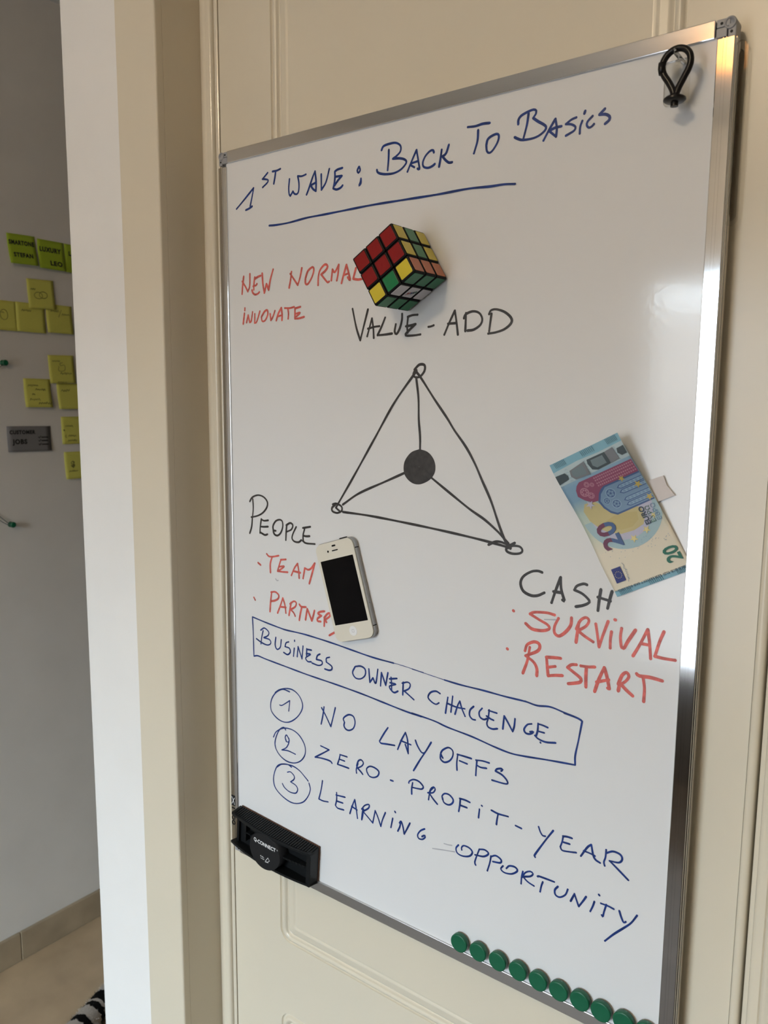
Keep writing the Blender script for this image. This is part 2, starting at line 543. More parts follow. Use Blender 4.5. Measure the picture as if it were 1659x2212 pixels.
# ------------------------------------------------------------------ whiteboard
W, H = 0.562, 0.8707
YS = 0.0                                   # writing surface
board = thing('whiteboard', (W / 2, 0.012, ZB - H - .0138), label='white magnetic board with aluminium frame and marker notes hung on the door', cat='whiteboard')
bm = box(NB(), -.002, W + .002, YS, .010, ZB - H - .002, ZB + .002)
obj('writing_surface', bm, 'board', board, world=True)
bm = box(NB(), -.006, W + .006, .010, .0125, ZB - H - .006, ZB + .006)
obj('backing_panel', bm, 'grey_plastic', board, world=True)
FW = .0138
def rail(name, x0, x1, z0, z1, m, vert, sgn):
    """one frame rail: raised outer lip, face stepping down to the surface"""
    bm = NB()
    box(bm, x0, x1, -.0022, .0125, z0, z1, bev=.0007, seg=2)
    if vert:
        xo = x0 if sgn < 0 else x1
        box(bm, min(xo, xo + sgn * .0005), max(xo, xo + sgn * .0005), .0010, .0040, z0, z1)
        box(bm, min(xo, xo + sgn * .0005), max(xo, xo + sgn * .0005), .0065, .0125, z0, z1)
        xm = (x0 + x1) / 2
        for k in (-.002, .0005): box(bm, xm + k - .0002, xm + k + .0002, -.0024, -.0020, z0, z1)
    return obj(name, bm, m, board, world=True)
rail('frame_rail', -FW, -.0004, ZB - H - .002, ZB - .0035, 'alu', True, -1)
rail('frame_rail', W + .0002, W + FW, ZB - H - .002, ZB - .0005, 'alu', True, 1)
rail('frame_rail', .0015, W - .0015, ZB + .0002, ZB + FW, 'alu_h', False, 1)
rail('frame_rail', .0015, W - .0015, ZB - H - FW, ZB - H - .0002, 'alu_low', False, -1)
for sx, sz in ((-1, 1), (1, 1), (-1, -1), (1, -1)):
    bm = NB()
    cx = -FW if sx < 0 else W + FW
    cz = ZB + FW if sz > 0 else ZB - H - FW
    def q(a, b, y0, y1, c, d, bev=.0006):
        xs = sorted((cx - sx * a, cx - sx * b)); zs = sorted((cz - sz * c, cz - sz * d))
        box(bm, xs[0], xs[1], y0, y1, zs[0], zs[1], bev=bev)
    q(.0046, .0148, -.0010, .0125, 0, .0060)         # arm along the top rail
    q(0, .0060, -.0010, .0125, .0046, .0148)         # arm along the side rail
    q(.0066, .0148, -.0016, .0125, .0066, .0136)         # small square web
    q(.0060, .0148, .0030, .0120, .0060, .0148, 0)
    px, pz = cx - sx * .0046, cz - sz * .0042
    t = NB(); lathe(t, [(.0047, .0125), (.0047, -.0014), (.0042, -.0020), (.0032, -.0020), (.0029, -.0004), (.0010, -.0002)], 'y', 24)
    if (sx, sz) != (-1, -1): join(bm, t, 0, Matrix.Translation((px, 0, pz)))
    else: t.free()
    cap = obj('corner_cap', bm, 'grey_plastic', board, world=True)
    for a, b in ((.0110, .0034), (.0034, .0108)):
        bm = NB(); t = NB(); lathe(t, [(.0011, -.0008), (.0011, -.00125)], 'y', 12)
        join(bm, t, 0, Matrix.Translation((cx - sx * a, 0, cz - sz * b)))
        h_ = obj('screw_hole', bm, 'dark_hole', cap, world=True)
# pads that hold the board off the door
for x, z in ((.08, ZB - H + .01), (W - .08, ZB - H + .01), (.08, ZB - .06)):
    bm = box(NB(), x - .02, x + .02, .0125, .0220, z - .015, z + .015)
    obj('hanging_pad', bm, 'grey_plastic', board, world=True)
# maker mark printed on the left rail
bm = NB()
def mk(x, z): return (x, -.00265, z)
box(bm, -.0130, -.0061, -.00262, -.00222, ZB - .8205, ZB - .8062)
pl = text_tris('I', .0085, bold=True)
decal(bm, pl, lambda x, z: mk(-.0125 + z, ZB - .8232 - x))
pl = text_tris('OO', .0085, bold=True)
decal(bm, pl, lambda x, z: mk(-.0125 + z, ZB - .8345 - x))
obj('maker_mark', bm, 'black_matt', board, world=True)
bm = NB()
for a in (((-.0118, -.8085, 0), (-.0090, -.8130, 0), (-.0068, -.8185, 0)), ((-.0068, -.8090, 0), (-.0090, -.8130, 0), (-.0118, -.8180, 0))):
    stroke(bm, a, .0009, -.0028, .001, lambda x, y, z: (x, y, ZB + z))
obj('maker_emblem', bm, 'white_print', board, world=True)

WRITING = """
@marker_word blue 2.31 blue handwritten word 1ST
14.8,-53.8 29.0,-44.6 44.4,-34.2* 42.7,-40.4 38.2,-53.9
30.7,-57.2 36.3,-56.2 41.7,-54.4
67.9,-20.9 59.4,-26.5* 65.2,-27.7 68.8,-29.4 66.6,-32.0 59.5,-35.7
75.7,-20.7 82.6,-20.8 88.3,-19.8
80.9,-21.0 79.6,-27.2 77.6,-34.5
@marker_word blue 2.31 blue handwritten word WAVE:
102.4,-33.1 101.1,-43.0 101.9,-49.9 103.5,-51.5* 107.5,-47.1* 110.2,-50.3 114.3,-50.7 116.5,-47.2 116.9,-39.6 115.2,-31.9* 121.3,-32.9 127.5,-32.0
128.3,-53.7 131.9,-47.6 137.3,-37.1 141.1,-30.9* 142.6,-41.6 142.3,-51.9* 137.9,-48.9 134.6,-44.7* 142.6,-42.8
150.2,-35.4 150.4,-51.7* 156.9,-44.8 161.9,-31.8
180.5,-33.7 173.6,-34.3 169.8,-35.7* 170.0,-41.2 169.1,-47.5 167.4,-52.8* 172.3,-54.6 178.0,-53.6 180.8,-51.6
170.0,-41.2 179.8,-41.7* 174.2,-45.5 169.1,-50.3
203.2,-36.3 201.0,-39.7 202.6,-42.3 205.0,-39.9 203.8,-36.4
206.0,-48.6 205.1,-52.1 203.3,-55.4 205.7,-53.5 206.0,-49.5
@marker_word blue 2.31 blue handwritten word BACK
233.1,-24.9 235.6,-21.4 243.6,-20.4 251.5,-21.0 257.2,-24.8 257.2,-30.0 252.8,-33.5 247.7,-35.7* 256.2,-36.7 262.9,-39.1 264.6,-42.4 258.6,-47.4 249.6,-49.9 239.3,-49.4 231.2,-47.4 227.7,-45.1 227.2,-43.2
242.5,-26.1 242.2,-35.6 241.1,-45.7
266.2,-51.2 270.7,-42.9 277.1,-32.3* 279.4,-42.7 280.9,-51.0 278.5,-50.2
271.3,-43.9 279.4,-43.1
269.6,-45.3 274.6,-48.3
298.0,-38.3 296.9,-36.0 293.2,-36.2 288.0,-39.9 284.9,-45.3 286.0,-49.7 291.4,-51.6 296.7,-50.6 299.3,-49.2
307.1,-37.3 306.0,-44.6 304.3,-52.7
315.3,-34.2 312.2,-41.5 308.1,-43.7* 312.3,-48.2 316.0,-50.8 319.5,-50.9
@marker_word blue 2.31 blue handwritten word TO
336.4,-21.9 344.8,-22.7 352.6,-22.1 360.2,-22.8
347.8,-26.8 347.3,-36.3 343.7,-46.9
357.0,-42.0 358.7,-36.8 364.4,-34.3 369.1,-34.3 370.3,-37.3 368.4,-42.5 363.8,-48.0 360.5,-49.4 357.9,-47.4 357.0,-42.0
@marker_word blue 2.31 blue handwritten word BASiCS
390.1,-29.7 390.2,-26.0 392.9,-22.9 399.9,-20.7 405.4,-20.1 407.9,-21.7 407.6,-24.0 405.0,-27.2* 409.9,-31.0 415.5,-34.7 418.0,-37.2 417.1,-40.0 411.7,-43.2 404.9,-44.6 395.1,-44.2 390.0,-42.2 386.8,-40.3
400.3,-22.3 398.9,-31.8 395.4,-44.3
415.9,-48.4 421.2,-40.2 426.9,-32.2* 428.5,-40.4 428.0,-47.3* 421.2,-41.3
420.5,-41.6 426.5,-39.7 432.8,-39.5
446.6,-34.9 442.2,-35.8 437.1,-38.5* 442.4,-39.8 446.2,-42.6 445.2,-45.3 441.4,-46.9 437.5,-48.2
452.3,-38.9 450.6,-43.4 450.4,-48.8
454.7,-31.1 454.0,-33.2
461.6,-36.7 457.2,-40.4 456.7,-43.4 458.7,-45.6 461.2,-45.1 463.1,-43.5
472.5,-32.9 467.7,-36.8* 473.3,-37.6 476.8,-40.0 476.7,-42.8 473.1,-45.2
@heading_underline blue 2.20 
69.3,-79.6 81.6,-80.3 101.5,-80.2 129.0,-78.4 155.5,-78.2 193.5,-77.6 224.8,-77.3 264.0,-77.9 301.9,-78.5 337.8,-78.3 362.3,-79.8 376.6,-80.1 388.7,-81.5
@marker_word red 2.56 red handwritten word NEW
25.2,-133.1 23.1,-143.9 21.9,-153.4
22.6,-138.8 27.9,-145.2 32.0,-151.2* 35.3,-144.9 36.0,-131.1
44.2,-135.6 42.7,-142.7 42.3,-149.9
44.2,-137.6 49.5,-135.6 54.1,-134.7
41.3,-145.8 46.7,-144.9 47.7,-143.6
39.2,-150.2 40.5,-153.4 44.4,-155.7 49.1,-155.0 51.5,-153.4
56.8,-132.2 57.8,-144.8 59.9,-154.9* 63.7,-144.9* 67.2,-152.0* 70.2,-140.5 74.9,-129.4
@marker_word red 2.56 red handwritten word NORMAL
104.3,-134.7 103.0,-142.4 100.4,-152.2
102.4,-136.7 109.1,-144.6 113.9,-150.2* 117.6,-141.9 120.4,-132.0
126.0,-143.4 129.7,-136.1 136.8,-132.5 138.6,-136.0 135.6,-143.4 129.6,-150.2 126.0,-149.4 125.8,-144.3
144.9,-152.7 145.5,-143.4 148.5,-136.1 155.4,-131.3 159.1,-133.7 156.5,-137.6 149.6,-141.6* 155.4,-147.6 159.4,-151.1 161.3,-150.2
164.5,-149.2 166.2,-137.7* 169.6,-140.9 175.2,-133.5* 174.1,-143.4 172.4,-149.9
179.1,-153.3 182.5,-144.1 186.3,-134.6* 189.1,-143.0 191.3,-151.0 188.0,-147.9
183.0,-145.0 189.1,-143.9
199.5,-139.1 195.7,-150.1* 202.2,-151.5 208.6,-151.2
@marker_word red 2.38 red handwritten word iNNOVATE
26.3,-170.3 26.1,-173.1
25.5,-176.3 23.0,-188.9
28.9,-187.5 31.8,-178.9* 34.3,-187.4* 37.0,-186.1 39.6,-175.7
43.3,-178.2 42.8,-188.7* 46.4,-187.5 52.0,-175.6
55.1,-181.6 59.8,-176.5 64.4,-175.1 65.0,-180.4 60.3,-186.9 55.7,-187.1 54.5,-182.5
69.2,-179.7 70.1,-187.0* 73.4,-183.6 77.1,-176.6
79.1,-187.9 82.4,-180.5 87.6,-173.7* 88.7,-181.8 88.4,-188.0
82.3,-183.2 88.7,-182.2
93.2,-174.5 101.3,-175.0 108.1,-174.1
98.2,-175.7 99.0,-181.5 98.4,-186.8
109.3,-176.0 109.2,-187.4* 115.9,-187.3 123.5,-186.1
109.3,-176.0 117.9,-174.6
109.9,-182.1 117.2,-181.0 111.7,-184.9
@marker_word black 2.45 black handwritten word VALUE
194.8,-181.7 200.1,-201.6 205.7,-215.6* 210.4,-201.0 216.1,-183.6
215.2,-211.8 221.6,-193.3* 223.4,-202.8 224.2,-213.9
216.2,-203.8 224.8,-202.3 231.7,-201.9
239.2,-193.5 234.8,-202.2 229.2,-211.3* 239.1,-211.0 248.6,-210.3
253.3,-201.0 251.9,-208.5 254.4,-211.0 258.4,-205.6 261.1,-197.1 261.3,-190.9
268.5,-194.3 274.5,-193.0 280.8,-192.9
268.9,-194.3 267.9,-203.9 268.7,-210.4
266.3,-203.8 273.3,-203.1 278.6,-202.1* 272.0,-206.8 266.0,-211.8 268.0,-213.3 277.4,-213.4 284.7,-212.8
@dash black 2.45 short black dash
294.4,-205.7 297.6,-205.4 300.8,-204.5
@marker_word black 2.45 black handwritten word ADD
313.7,-214.3 319.7,-202.3 325.7,-191.6* 327.8,-202.8 329.7,-215.0
317.9,-203.8 326.6,-203.7
338.6,-194.7 338.2,-212.0
336.3,-199.6 338.6,-195.7 346.4,-193.5 353.6,-195.6 357.0,-201.3 355.1,-206.7 348.0,-210.9 340.6,-211.6
367.1,-196.9 365.0,-213.2
364.5,-197.2 366.4,-193.9 372.2,-193.2 381.4,-196.3 388.3,-202.0 388.5,-206.9 381.9,-212.0 372.8,-214.6 364.1,-215.5
@triangle_drawing black 2.55 
277.7,-248.1 283.9,-243.2 290.2,-243.9 290.3,-249.6 284.9,-255.3 278.6,-255.8 276.2,-253.2 278.5,-248.2
170.7,-401.4 175.4,-394.5 197.4,-363.1 225.5,-321.7 252.2,-282.4 277.7,-252.6 280.5,-248.8
279.3,-249.5 286.5,-257.2 303.1,-278.3 318.7,-297.1 328.0,-309.5 341.6,-325.3 352.2,-341.1 361.3,-358.1 371.7,-377.3 380.8,-398.9 388.2,-414.4 394.7,-422.4
280.2,-257.1 283.2,-277.1 284.0,-299.0 285.9,-317.1 286.1,-331.4
266.3,-356.0 239.6,-367.4 204.7,-382.3 181.0,-396.9
300.7,-358.8 323.3,-372.8 347.5,-387.5 365.2,-396.7 379.6,-406.6 386.8,-412.7 392.5,-417.6
181.0,-405.3 220.8,-406.2 276.8,-409.8 324.2,-413.6 361.4,-417.3 382.8,-420.0
370.2,-421.4 378.5,-417.3 387.0,-417.6 395.4,-421.7 382.8,-420.0
166.0,-397.9 171.6,-396.6 179.1,-399.3 179.1,-404.3 172.6,-407.2 165.6,-405.8 165.0,-401.9 169.7,-397.9
170.7,-401.4 176.3,-404.8
399.3,-416.2 391.2,-421.5 390.7,-425.3 396.9,-427.1 405.1,-425.8 407.7,-422.7 404.8,-419.3 396.7,-419.4 391.9,-422.1
@triangle_node black 5.78 
285.3,-333.0 275.8,-336.5 268.6,-345.5 268.7,-356.1 276.1,-363.0 285.8,-364.1 296.8,-359.0 302.2,-351.5 301.2,-342.5 294.8,-335.6 285.3,-333.0
283.8,-336.1 274.2,-342.5 270.3,-352.0 276.1,-359.6 285.8,-362.3 295.2,-357.8 299.8,-349.0
285.4,-338.0 275.9,-345.1 274.4,-353.1 282.5,-359.2 292.0,-356.7 298.2,-347.8 293.3,-340.3 283.8,-338.8
284.6,-341.3 278.3,-347.6 279.3,-355.5 288.9,-355.6 295.1,-348.0 288.6,-342.4 282.3,-344.7 283.2,-351.9 290.3,-349.6 287.1,-345.8
291.7,-337.7 298.1,-343.9 297.5,-354.4 288.9,-360.8
@marker_word black 2.35 black handwritten word PEOPLE
29.4,-405.6 34.2,-400.0 44.0,-396.6 53.7,-398.0 60.2,-403.5 59.4,-410.4 52.1,-417.9 42.3,-422.6 31.8,-425.1
34.8,-402.1 35.4,-413.3 33.6,-426.5 32.1,-437.1 28.5,-445.8
49.5,-425.8 47.5,-435.5 46.7,-443.6
49.5,-426.3 54.3,-427.5 61.5,-426.3
48.7,-435.4 54.2,-435.1 61.1,-434.2
47.0,-442.5 51.6,-444.2 55.8,-445.2 60.0,-443.8
70.2,-438.4 69.7,-432.5 74.5,-426.0 81.6,-423.7 85.6,-425.8 85.9,-432.5 82.5,-439.7 77.2,-443.5 71.9,-442.5 70.2,-438.4 74.4,-438.0
92.8,-429.3 91.8,-437.0 91.1,-447.6
91.9,-429.4 98.8,-426.0 102.8,-428.3 100.5,-433.6 92.4,-437.4
108.4,-429.8 103.2,-438.3 101.5,-444.4 105.4,-447.7 112.2,-447.8 116.7,-444.8
121.8,-431.4 119.5,-438.3 119.5,-444.9
119.1,-430.0 124.6,-428.8 131.2,-427.3
119.5,-439.1 124.5,-439.4 130.0,-438.6
118.9,-445.4 124.4,-447.7 138.2,-447.1
@bullet_dot red 2.45 small red bullet dot
42.5,-481.7 47.1,-484.0
@marker_word red 2.45 red handwritten word TEAM
58.1,-468.6 61.9,-471.2 69.1,-470.7 78.6,-468.3
67.3,-471.4 64.1,-480.4 64.2,-491.3
82.0,-473.8 79.0,-481.1 76.5,-487.9* 84.1,-487.7 93.5,-486.9
82.0,-473.0 90.8,-471.4
79.5,-481.9 87.8,-480.4 79.5,-486.6
99.8,-489.9 105.0,-480.2 110.2,-474.1* 111.8,-481.9 112.6,-491.5
103.8,-484.2 114.6,-484.7
119.0,-491.0 121.9,-478.0* 127.5,-479.3 132.5,-476.6 138.0,-470.0* 134.1,-481.4 129.0,-495.9
@bullet_dot red 2.45 small red bullet dot
34.1,-527.5 36.3,-530.4
@marker_word red 2.45 red handwritten word PARTNERS
65.9,-515.5 63.9,-527.7 62.5,-541.1
64.7,-516.1 71.9,-514.6 77.8,-517.6 77.1,-522.1 71.7,-525.5 64.5,-527.6
75.7,-540.7 81.2,-529.3 84.8,-520.4* 88.2,-528.1 89.9,-538.3
80.0,-532.1 90.0,-531.3
98.8,-523.8 96.9,-532.8 95.1,-540.4
97.0,-525.8 103.4,-521.4 107.4,-522.9 105.6,-527.9 98.1,-532.6* 103.2,-536.0 105.5,-539.5
112.5,-523.8 115.9,-526.2 123.2,-525.4
116.4,-527.0 114.1,-535.0 112.3,-543.5
122.5,-541.3 125.4,-527.2* 129.3,-534.2 132.6,-540.8* 135.4,-533.1 137.1,-527.4
152.9,-525.6 145.8,-527.6 142.5,-530.2 148.0,-531.8* 142.0,-536.2 141.9,-539.2 146.9,-539.1
152.9,-532.7 152.3,-543.6
152.3,-533.6 157.7,-527.7 162.0,-526.9 160.9,-530.4 153.9,-535.8* 156.1,-538.4
166.2,-532.0 174.7,-533.9
160.3,-553.5 168.9,-548.1
@challenge_box blue 1.84 
30.9,-553.4 31.8,-573.4 32.5,-604.7* 39.9,-602.8 55.1,-604.3 92.0,-606.9 127.4,-609.3 169.5,-611.1 209.6,-613.5 240.2,-616.3 269.6,-618.9 292.2,-620.0
30.9,-553.4 56.0,-556.6 80.0,-559.1 90.9,-559.8 120.9,-559.6 161.4,-561.7 193.7,-564.4 224.7,-566.9 254.5,-567.5
279.9,-619.1 308.5,-620.5 326.6,-623.2 356.1,-625.5 382.0,-629.1 400.8,-630.8 416.5,-629.7 442.3,-626.3 470.4,-623.1* 470.1,-613.9 472.7,-597.9 475.6,-578.2* 470.7,-576.3 457.3,-574.2 442.6,-572.1 428.8,-574.1 415.8,-572.8
321.4,-572.1 341.6,-572.9 367.7,-572.7 392.8,-573.2 415.8,-573.0 426.5,-574.1
457.3,-574.8 471.8,-576.5 475.1,-577.8
@challenge_box_thin_line blue 0.72 
253.0,-567.4 269.0,-568.1 291.4,-569.6 294.3,-569.6
279.2,-569.2 296.4,-570.3 321.4,-572.1
@marker_word blue 1.95 blue handwritten word BUSiNESS
45.4,-568.1 52.1,-564.2 59.5,-567.6 58.5,-572.6 50.9,-576.8* 61.2,-577.6 63.0,-582.0 57.3,-585.2 47.9,-584.2 37.5,-580.7
49.8,-568.0 47.1,-577.5 45.6,-585.8
72.1,-572.5 70.8,-582.6 74.1,-587.4 79.6,-583.6 81.6,-573.7
94.3,-574.0 89.7,-576.2 87.9,-581.3* 95.1,-581.9 96.8,-586.3 92.2,-590.6 85.4,-589.2
104.1,-570.1 104.1,-571.4
103.5,-580.2 102.1,-590.6
108.3,-590.0 109.9,-577.0* 116.2,-591.0* 118.1,-574.7
124.2,-576.8 123.8,-585.5
124.2,-577.5 131.9,-577.0
123.3,-583.0 130.2,-582.6 122.4,-588.5 125.8,-592.4 131.3,-591.6
145.5,-579.1 141.3,-582.0 139.6,-586.9* 148.0,-587.1 148.8,-590.9 142.9,-593.7 132.7,-592.9
160.6,-580.0 155.6,-582.3 155.5,-586.9* 163.8,-590.3 163.8,-594.2 159.7,-596.1 153.0,-595.9
@marker_word blue 1.95 blue handwritten word OWNER
199.3,-583.5 195.7,-591.2 200.1,-596.6 207.9,-595.9 214.1,-590.3 214.1,-583.4 207.9,-581.0 200.1,-582.9
219.5,-581.7 220.3,-589.6 221.1,-597.2* 225.6,-590.9* 229.5,-596.3 232.4,-579.5
236.3,-597.9 237.6,-582.1* 243.7,-595.6* 246.6,-580.2
251.0,-584.7 251.8,-592.5 251.9,-599.3
248.8,-587.0 259.1,-584.2
249.6,-591.2 257.7,-591.2 248.9,-595.6 252.6,-600.3 256.3,-601.1 260.7,-598.4
267.8,-586.5 267.2,-601.2
266.3,-588.0 273.5,-585.2 277.1,-586.8 275.7,-591.9 269.3,-596.4* 275.1,-599.3 282.2,-603.1
@marker_word blue 1.95 blue handwritten word CHALLENGE
316.0,-588.3 310.7,-586.9 303.8,-590.0 300.8,-596.1 305.3,-599.9 311.0,-601.4 314.8,-598.9
325.9,-590.2 324.5,-599.6 323.3,-608.3
331.9,-587.6 330.8,-598.0 330.0,-605.4
325.4,-596.9 336.9,-598.3 346.9,-597.6
335.1,-606.5 338.2,-596.2 340.7,-590.8* 343.6,-598.5 347.5,-605.6
357.6,-592.4 353.5,-597.2 352.9,-603.2 356.3,-606.5 359.8,-606.4
367.6,-592.0 364.2,-596.9 365.3,-601.9 369.8,-603.4 373.6,-601.5
375.9,-591.7 374.9,-601.2 373.5,-606.2 375.1,-609.9 380.2,-610.9 385.8,-609.1
375.2,-592.4 384.7,-592.9
372.9,-598.8 377.4,-600.6 381.2,-601.3
392.0,-607.8 393.2,-593.7* 397.9,-599.9 403.1,-607.5* 404.7,-601.6 405.4,-593.6
423.6,-594.2 419.0,-596.2 415.6,-602.1 418.1,-605.4 422.8,-604.7 425.7,-601.7 422.2,-602.7
430.6,-592.0 430.3,-599.4 428.8,-605.4
430.6,-592.4 435.3,-592.5 440.9,-593.5
430.9,-599.8 437.3,-599.8
427.6,-605.1 431.2,-607.5 439.4,-608.7 449.6,-606.7
@ink_speck blue 1.95 
433.6,-610.6 433.9,-611.0
@circled_number blue 1.58 blue circled number 1
69.6,-644.7 77.8,-638.8 89.4,-634.7 100.9,-634.2 110.7,-638.9 116.2,-647.2 115.4,-656.0 107.6,-667.1 96.1,-676.0 84.5,-679.5 72.8,-677.6 63.3,-671.1 61.5,-662.7 64.3,-653.1 71.9,-643.7 83.6,-637.1 95.1,-637.7
77.5,-659.0 81.9,-658.3 95.0,-649.1* 94.2,-655.8 93.1,-663.1
@circled_number blue 1.58 blue circled number 2
65.7,-704.4 71.0,-695.8 82.9,-688.2 96.0,-685.9 107.3,-688.3 115.7,-694.7 120.5,-703.2 119.8,-713.1 112.6,-722.8 101.2,-728.9 88.1,-729.9 76.5,-725.5 69.9,-718.4 68.6,-709.8 72.5,-698.7 77.7,-690.7 84.4,-686.7 87.5,-689.2
88.2,-704.4 86.4,-699.4 88.6,-695.5 91.5,-698.0 93.6,-701.9 89.9,-704.5 87.4,-701.3
92.9,-698.7 92.8,-704.3 88.4,-712.1 80.3,-717.5* 91.2,-715.7 103.9,-716.6
@circled_number blue 1.58 blue circled number 3
71.8,-742.6 80.7,-736.6 96.8,-733.5 109.7,-735.8 119.5,-741.6 125.1,-745.4
126.4,-747.7 128.5,-755.3 124.9,-765.2 116.4,-775.7 103.4,-781.9 90.4,-782.4 75.7,-777.5 66.8,-770.1 65.2,-758.1 70.3,-744.1 77.8,-737.4 89.5,-734.0 97.1,-735.6
89.7,-744.5 95.2,-742.5 101.3,-746.0 100.9,-750.6 95.1,-755.7* 103.7,-757.5 107.2,-761.9 103.6,-768.1 93.4,-769.6 84.7,-766.8 80.7,-762.4
@marker_word blue 1.96 blue handwritten word NO
151.6,-643.4 149.6,-654.9 146.8,-666.1
147.6,-645.4 154.3,-653.7 162.2,-665.3* 166.1,-651.8 169.4,-640.0
183.6,-654.5 181.7,-650.9 184.3,-647.2 190.6,-643.3 197.0,-644.0 199.5,-650.5 197.0,-658.2 190.7,-662.5 185.6,-662.3 182.7,-658.9 183.6,-654.5
@marker_word blue 1.96 blue handwritten word LAYOFFS
247.2,-644.4 241.9,-652.4 235.4,-663.5* 237.4,-665.4 245.9,-664.2 256.8,-662.7
261.0,-666.2 266.3,-653.4 271.5,-643.6* 274.5,-652.2 275.5,-667.0* 271.4,-657.4
265.0,-654.8 278.9,-655.8
285.0,-648.9 287.5,-654.0 292.5,-660.0 296.2,-660.6 298.6,-658.3
305.8,-645.6 298.6,-658.3 291.4,-669.9 283.0,-684.7
318.2,-654.3 321.0,-649.9 327.9,-645.4 333.2,-647.5 333.3,-653.7 329.4,-659.9 323.1,-663.3 318.3,-661.1 317.9,-656.0
318.2,-654.9 319.4,-657.1 321.0,-659.1
339.6,-649.6 338.6,-659.3 339.0,-667.5
339.0,-649.8 347.5,-649.6 356.3,-649.6
342.0,-656.1 346.5,-656.5 351.3,-656.9
362.9,-650.2 362.3,-658.5 362.0,-666.5
361.8,-649.7 369.7,-648.3 377.5,-648.2
362.7,-654.8 367.7,-655.9 374.5,-654.9
391.4,-652.9 393.4,-650.8 391.8,-650.1 386.6,-652.1 385.0,-654.8* 392.5,-656.5 397.9,-660.3 399.3,-663.8 394.9,-665.2 381.3,-665.7
@marker_word blue 1.96 blue handwritten word ZERO
146.0,-693.9 159.4,-695.3* 148.7,-702.8 136.7,-711.0* 148.6,-709.2 160.7,-708.9 164.0,-710.9
176.8,-696.4 175.2,-702.6 172.6,-709.7* 180.4,-709.5 190.1,-709.5
176.5,-696.4 187.5,-696.1
175.9,-702.4 183.6,-702.5
204.0,-699.4 201.5,-707.4 201.9,-711.9
202.1,-703.1 204.6,-696.2 209.0,-693.7 212.1,-696.5 209.7,-700.9 203.4,-705.3* 208.4,-708.4 211.2,-710.7
217.1,-704.8 217.1,-701.7 222.0,-697.7 229.4,-697.6 234.8,-700.5 233.1,-706.1 227.0,-709.8 220.9,-709.8 217.4,-705.8
@dash blue 1.96 short blue dash
251.3,-705.6 255.1,-705.5
@marker_word blue 1.96 blue handwritten word PROFiT
276.7,-701.2 277.6,-698.7 283.2,-695.1 290.6,-695.3 296.2,-699.4 294.4,-702.7 289.5,-703.9 282.7,-704.7
282.0,-699.3 280.8,-706.4 280.9,-712.9
310.1,-695.6 305.4,-701.9 303.4,-712.2
304.2,-704.4 306.5,-698.4 310.1,-695.6 311.9,-697.7 309.0,-702.4 302.4,-704.5
304.8,-704.8 309.1,-709.2 315.0,-713.7
321.6,-706.3 320.9,-702.3 324.4,-698.5 330.2,-698.2 335.0,-702.0 333.9,-706.5 329.3,-709.8 323.4,-708.9 321.6,-704.2
343.9,-698.0 343.4,-705.5 342.2,-713.0
343.0,-698.1 349.8,-697.7 355.7,-698.4
343.7,-705.4 352.3,-705.5
369.9,-697.3 370.5,-697.6
367.4,-702.2 366.5,-711.9
381.5,-698.6 389.5,-699.8 401.0,-699.0
389.5,-700.0 388.3,-706.8 387.8,-712.2
@dash blue 1.96 short blue dash
409.6,-705.9 416.3,-706.7
@marker_word blue 1.96 blue handwritten word YEAR
435.0,-698.4 437.1,-703.3 439.7,-706.1 442.5,-705.7
450.7,-696.9 442.4,-710.7 431.4,-730.4 432.4,-731.7
461.3,-699.1 460.3,-705.5 458.7,-711.0* 460.7,-714.0 467.4,-713.0 475.2,-711.1
460.9,-699.2 465.5,-698.2 470.4,-698.0
461.2,-705.2 468.2,-704.8
480.0,-712.9 486.1,-701.7 490.0,-697.5* 492.2,-707.2 494.7,-711.1 499.4,-712.6
482.7,-706.5 488.7,-706.7 494.0,-707.5
504.7,-697.3 504.3,-705.1 503.0,-710.3 503.9,-713.8
504.6,-700.8 511.3,-696.6 518.1,-697.1 520.3,-700.9 517.4,-705.5 508.4,-707.1* 514.2,-710.8 527.0,-719.4
@marker_word blue 1.96 blue handwritten word LEARNiNG
148.7,-737.7 146.4,-750.0 142.6,-763.2* 149.3,-763.6 157.5,-762.2
171.2,-746.0 171.2,-755.1 169.3,-762.8* 172.9,-765.2 182.3,-764.4
170.3,-749.3 184.4,-747.6
170.7,-756.7 180.9,-756.1
191.8,-765.9 195.8,-754.1 199.3,-745.8* 201.4,-755.8 203.5,-767.8
194.4,-755.8 202.8,-757.6
211.8,-753.5 210.5,-760.8 209.8,-767.9 211.8,-760.3 212.5,-753.2
209.7,-754.2 214.6,-748.0 220.7,-745.1 220.0,-749.6 211.8,-756.3* 219.4,-761.2 226.3,-765.8* 229.9,-749.5* 234.3,-757.3 238.1,-766.0* 240.3,-757.6 244.6,-746.9
257.9,-741.0 258.9,-742.1
255.1,-750.3 252.6,-762.3
266.4,-750.3 265.2,-756.9 262.3,-763.4
264.5,-752.7 267.0,-749.8 269.7,-756.4 271.3,-763.8* 274.8,-756.9 279.1,-747.9
299.0,-747.9 293.5,-752.0 289.7,-758.2 291.2,-761.9 296.2,-761.2 299.8,-757.4 299.2,-755.4 295.5,-758.2
@marker_word blue 1.96 blue handwritten word OPPORTUNiTY
342.8,-751.1 339.8,-755.8 341.5,-760.8 348.4,-761.8 356.7,-758.7 360.1,-753.2 356.5,-749.7 349.6,-749.4 346.7,-752.6 347.0,-755.2
368.4,-746.7 365.7,-754.7 363.3,-763.2 364.5,-766.0
363.4,-754.8 373.8,-752.8 379.5,-747.5 375.0,-745.0 368.4,-746.7
382.5,-749.1 381.3,-757.1 378.6,-767.1
382.2,-749.9 388.2,-746.6 394.3,-748.8 393.5,-752.5 384.8,-754.4
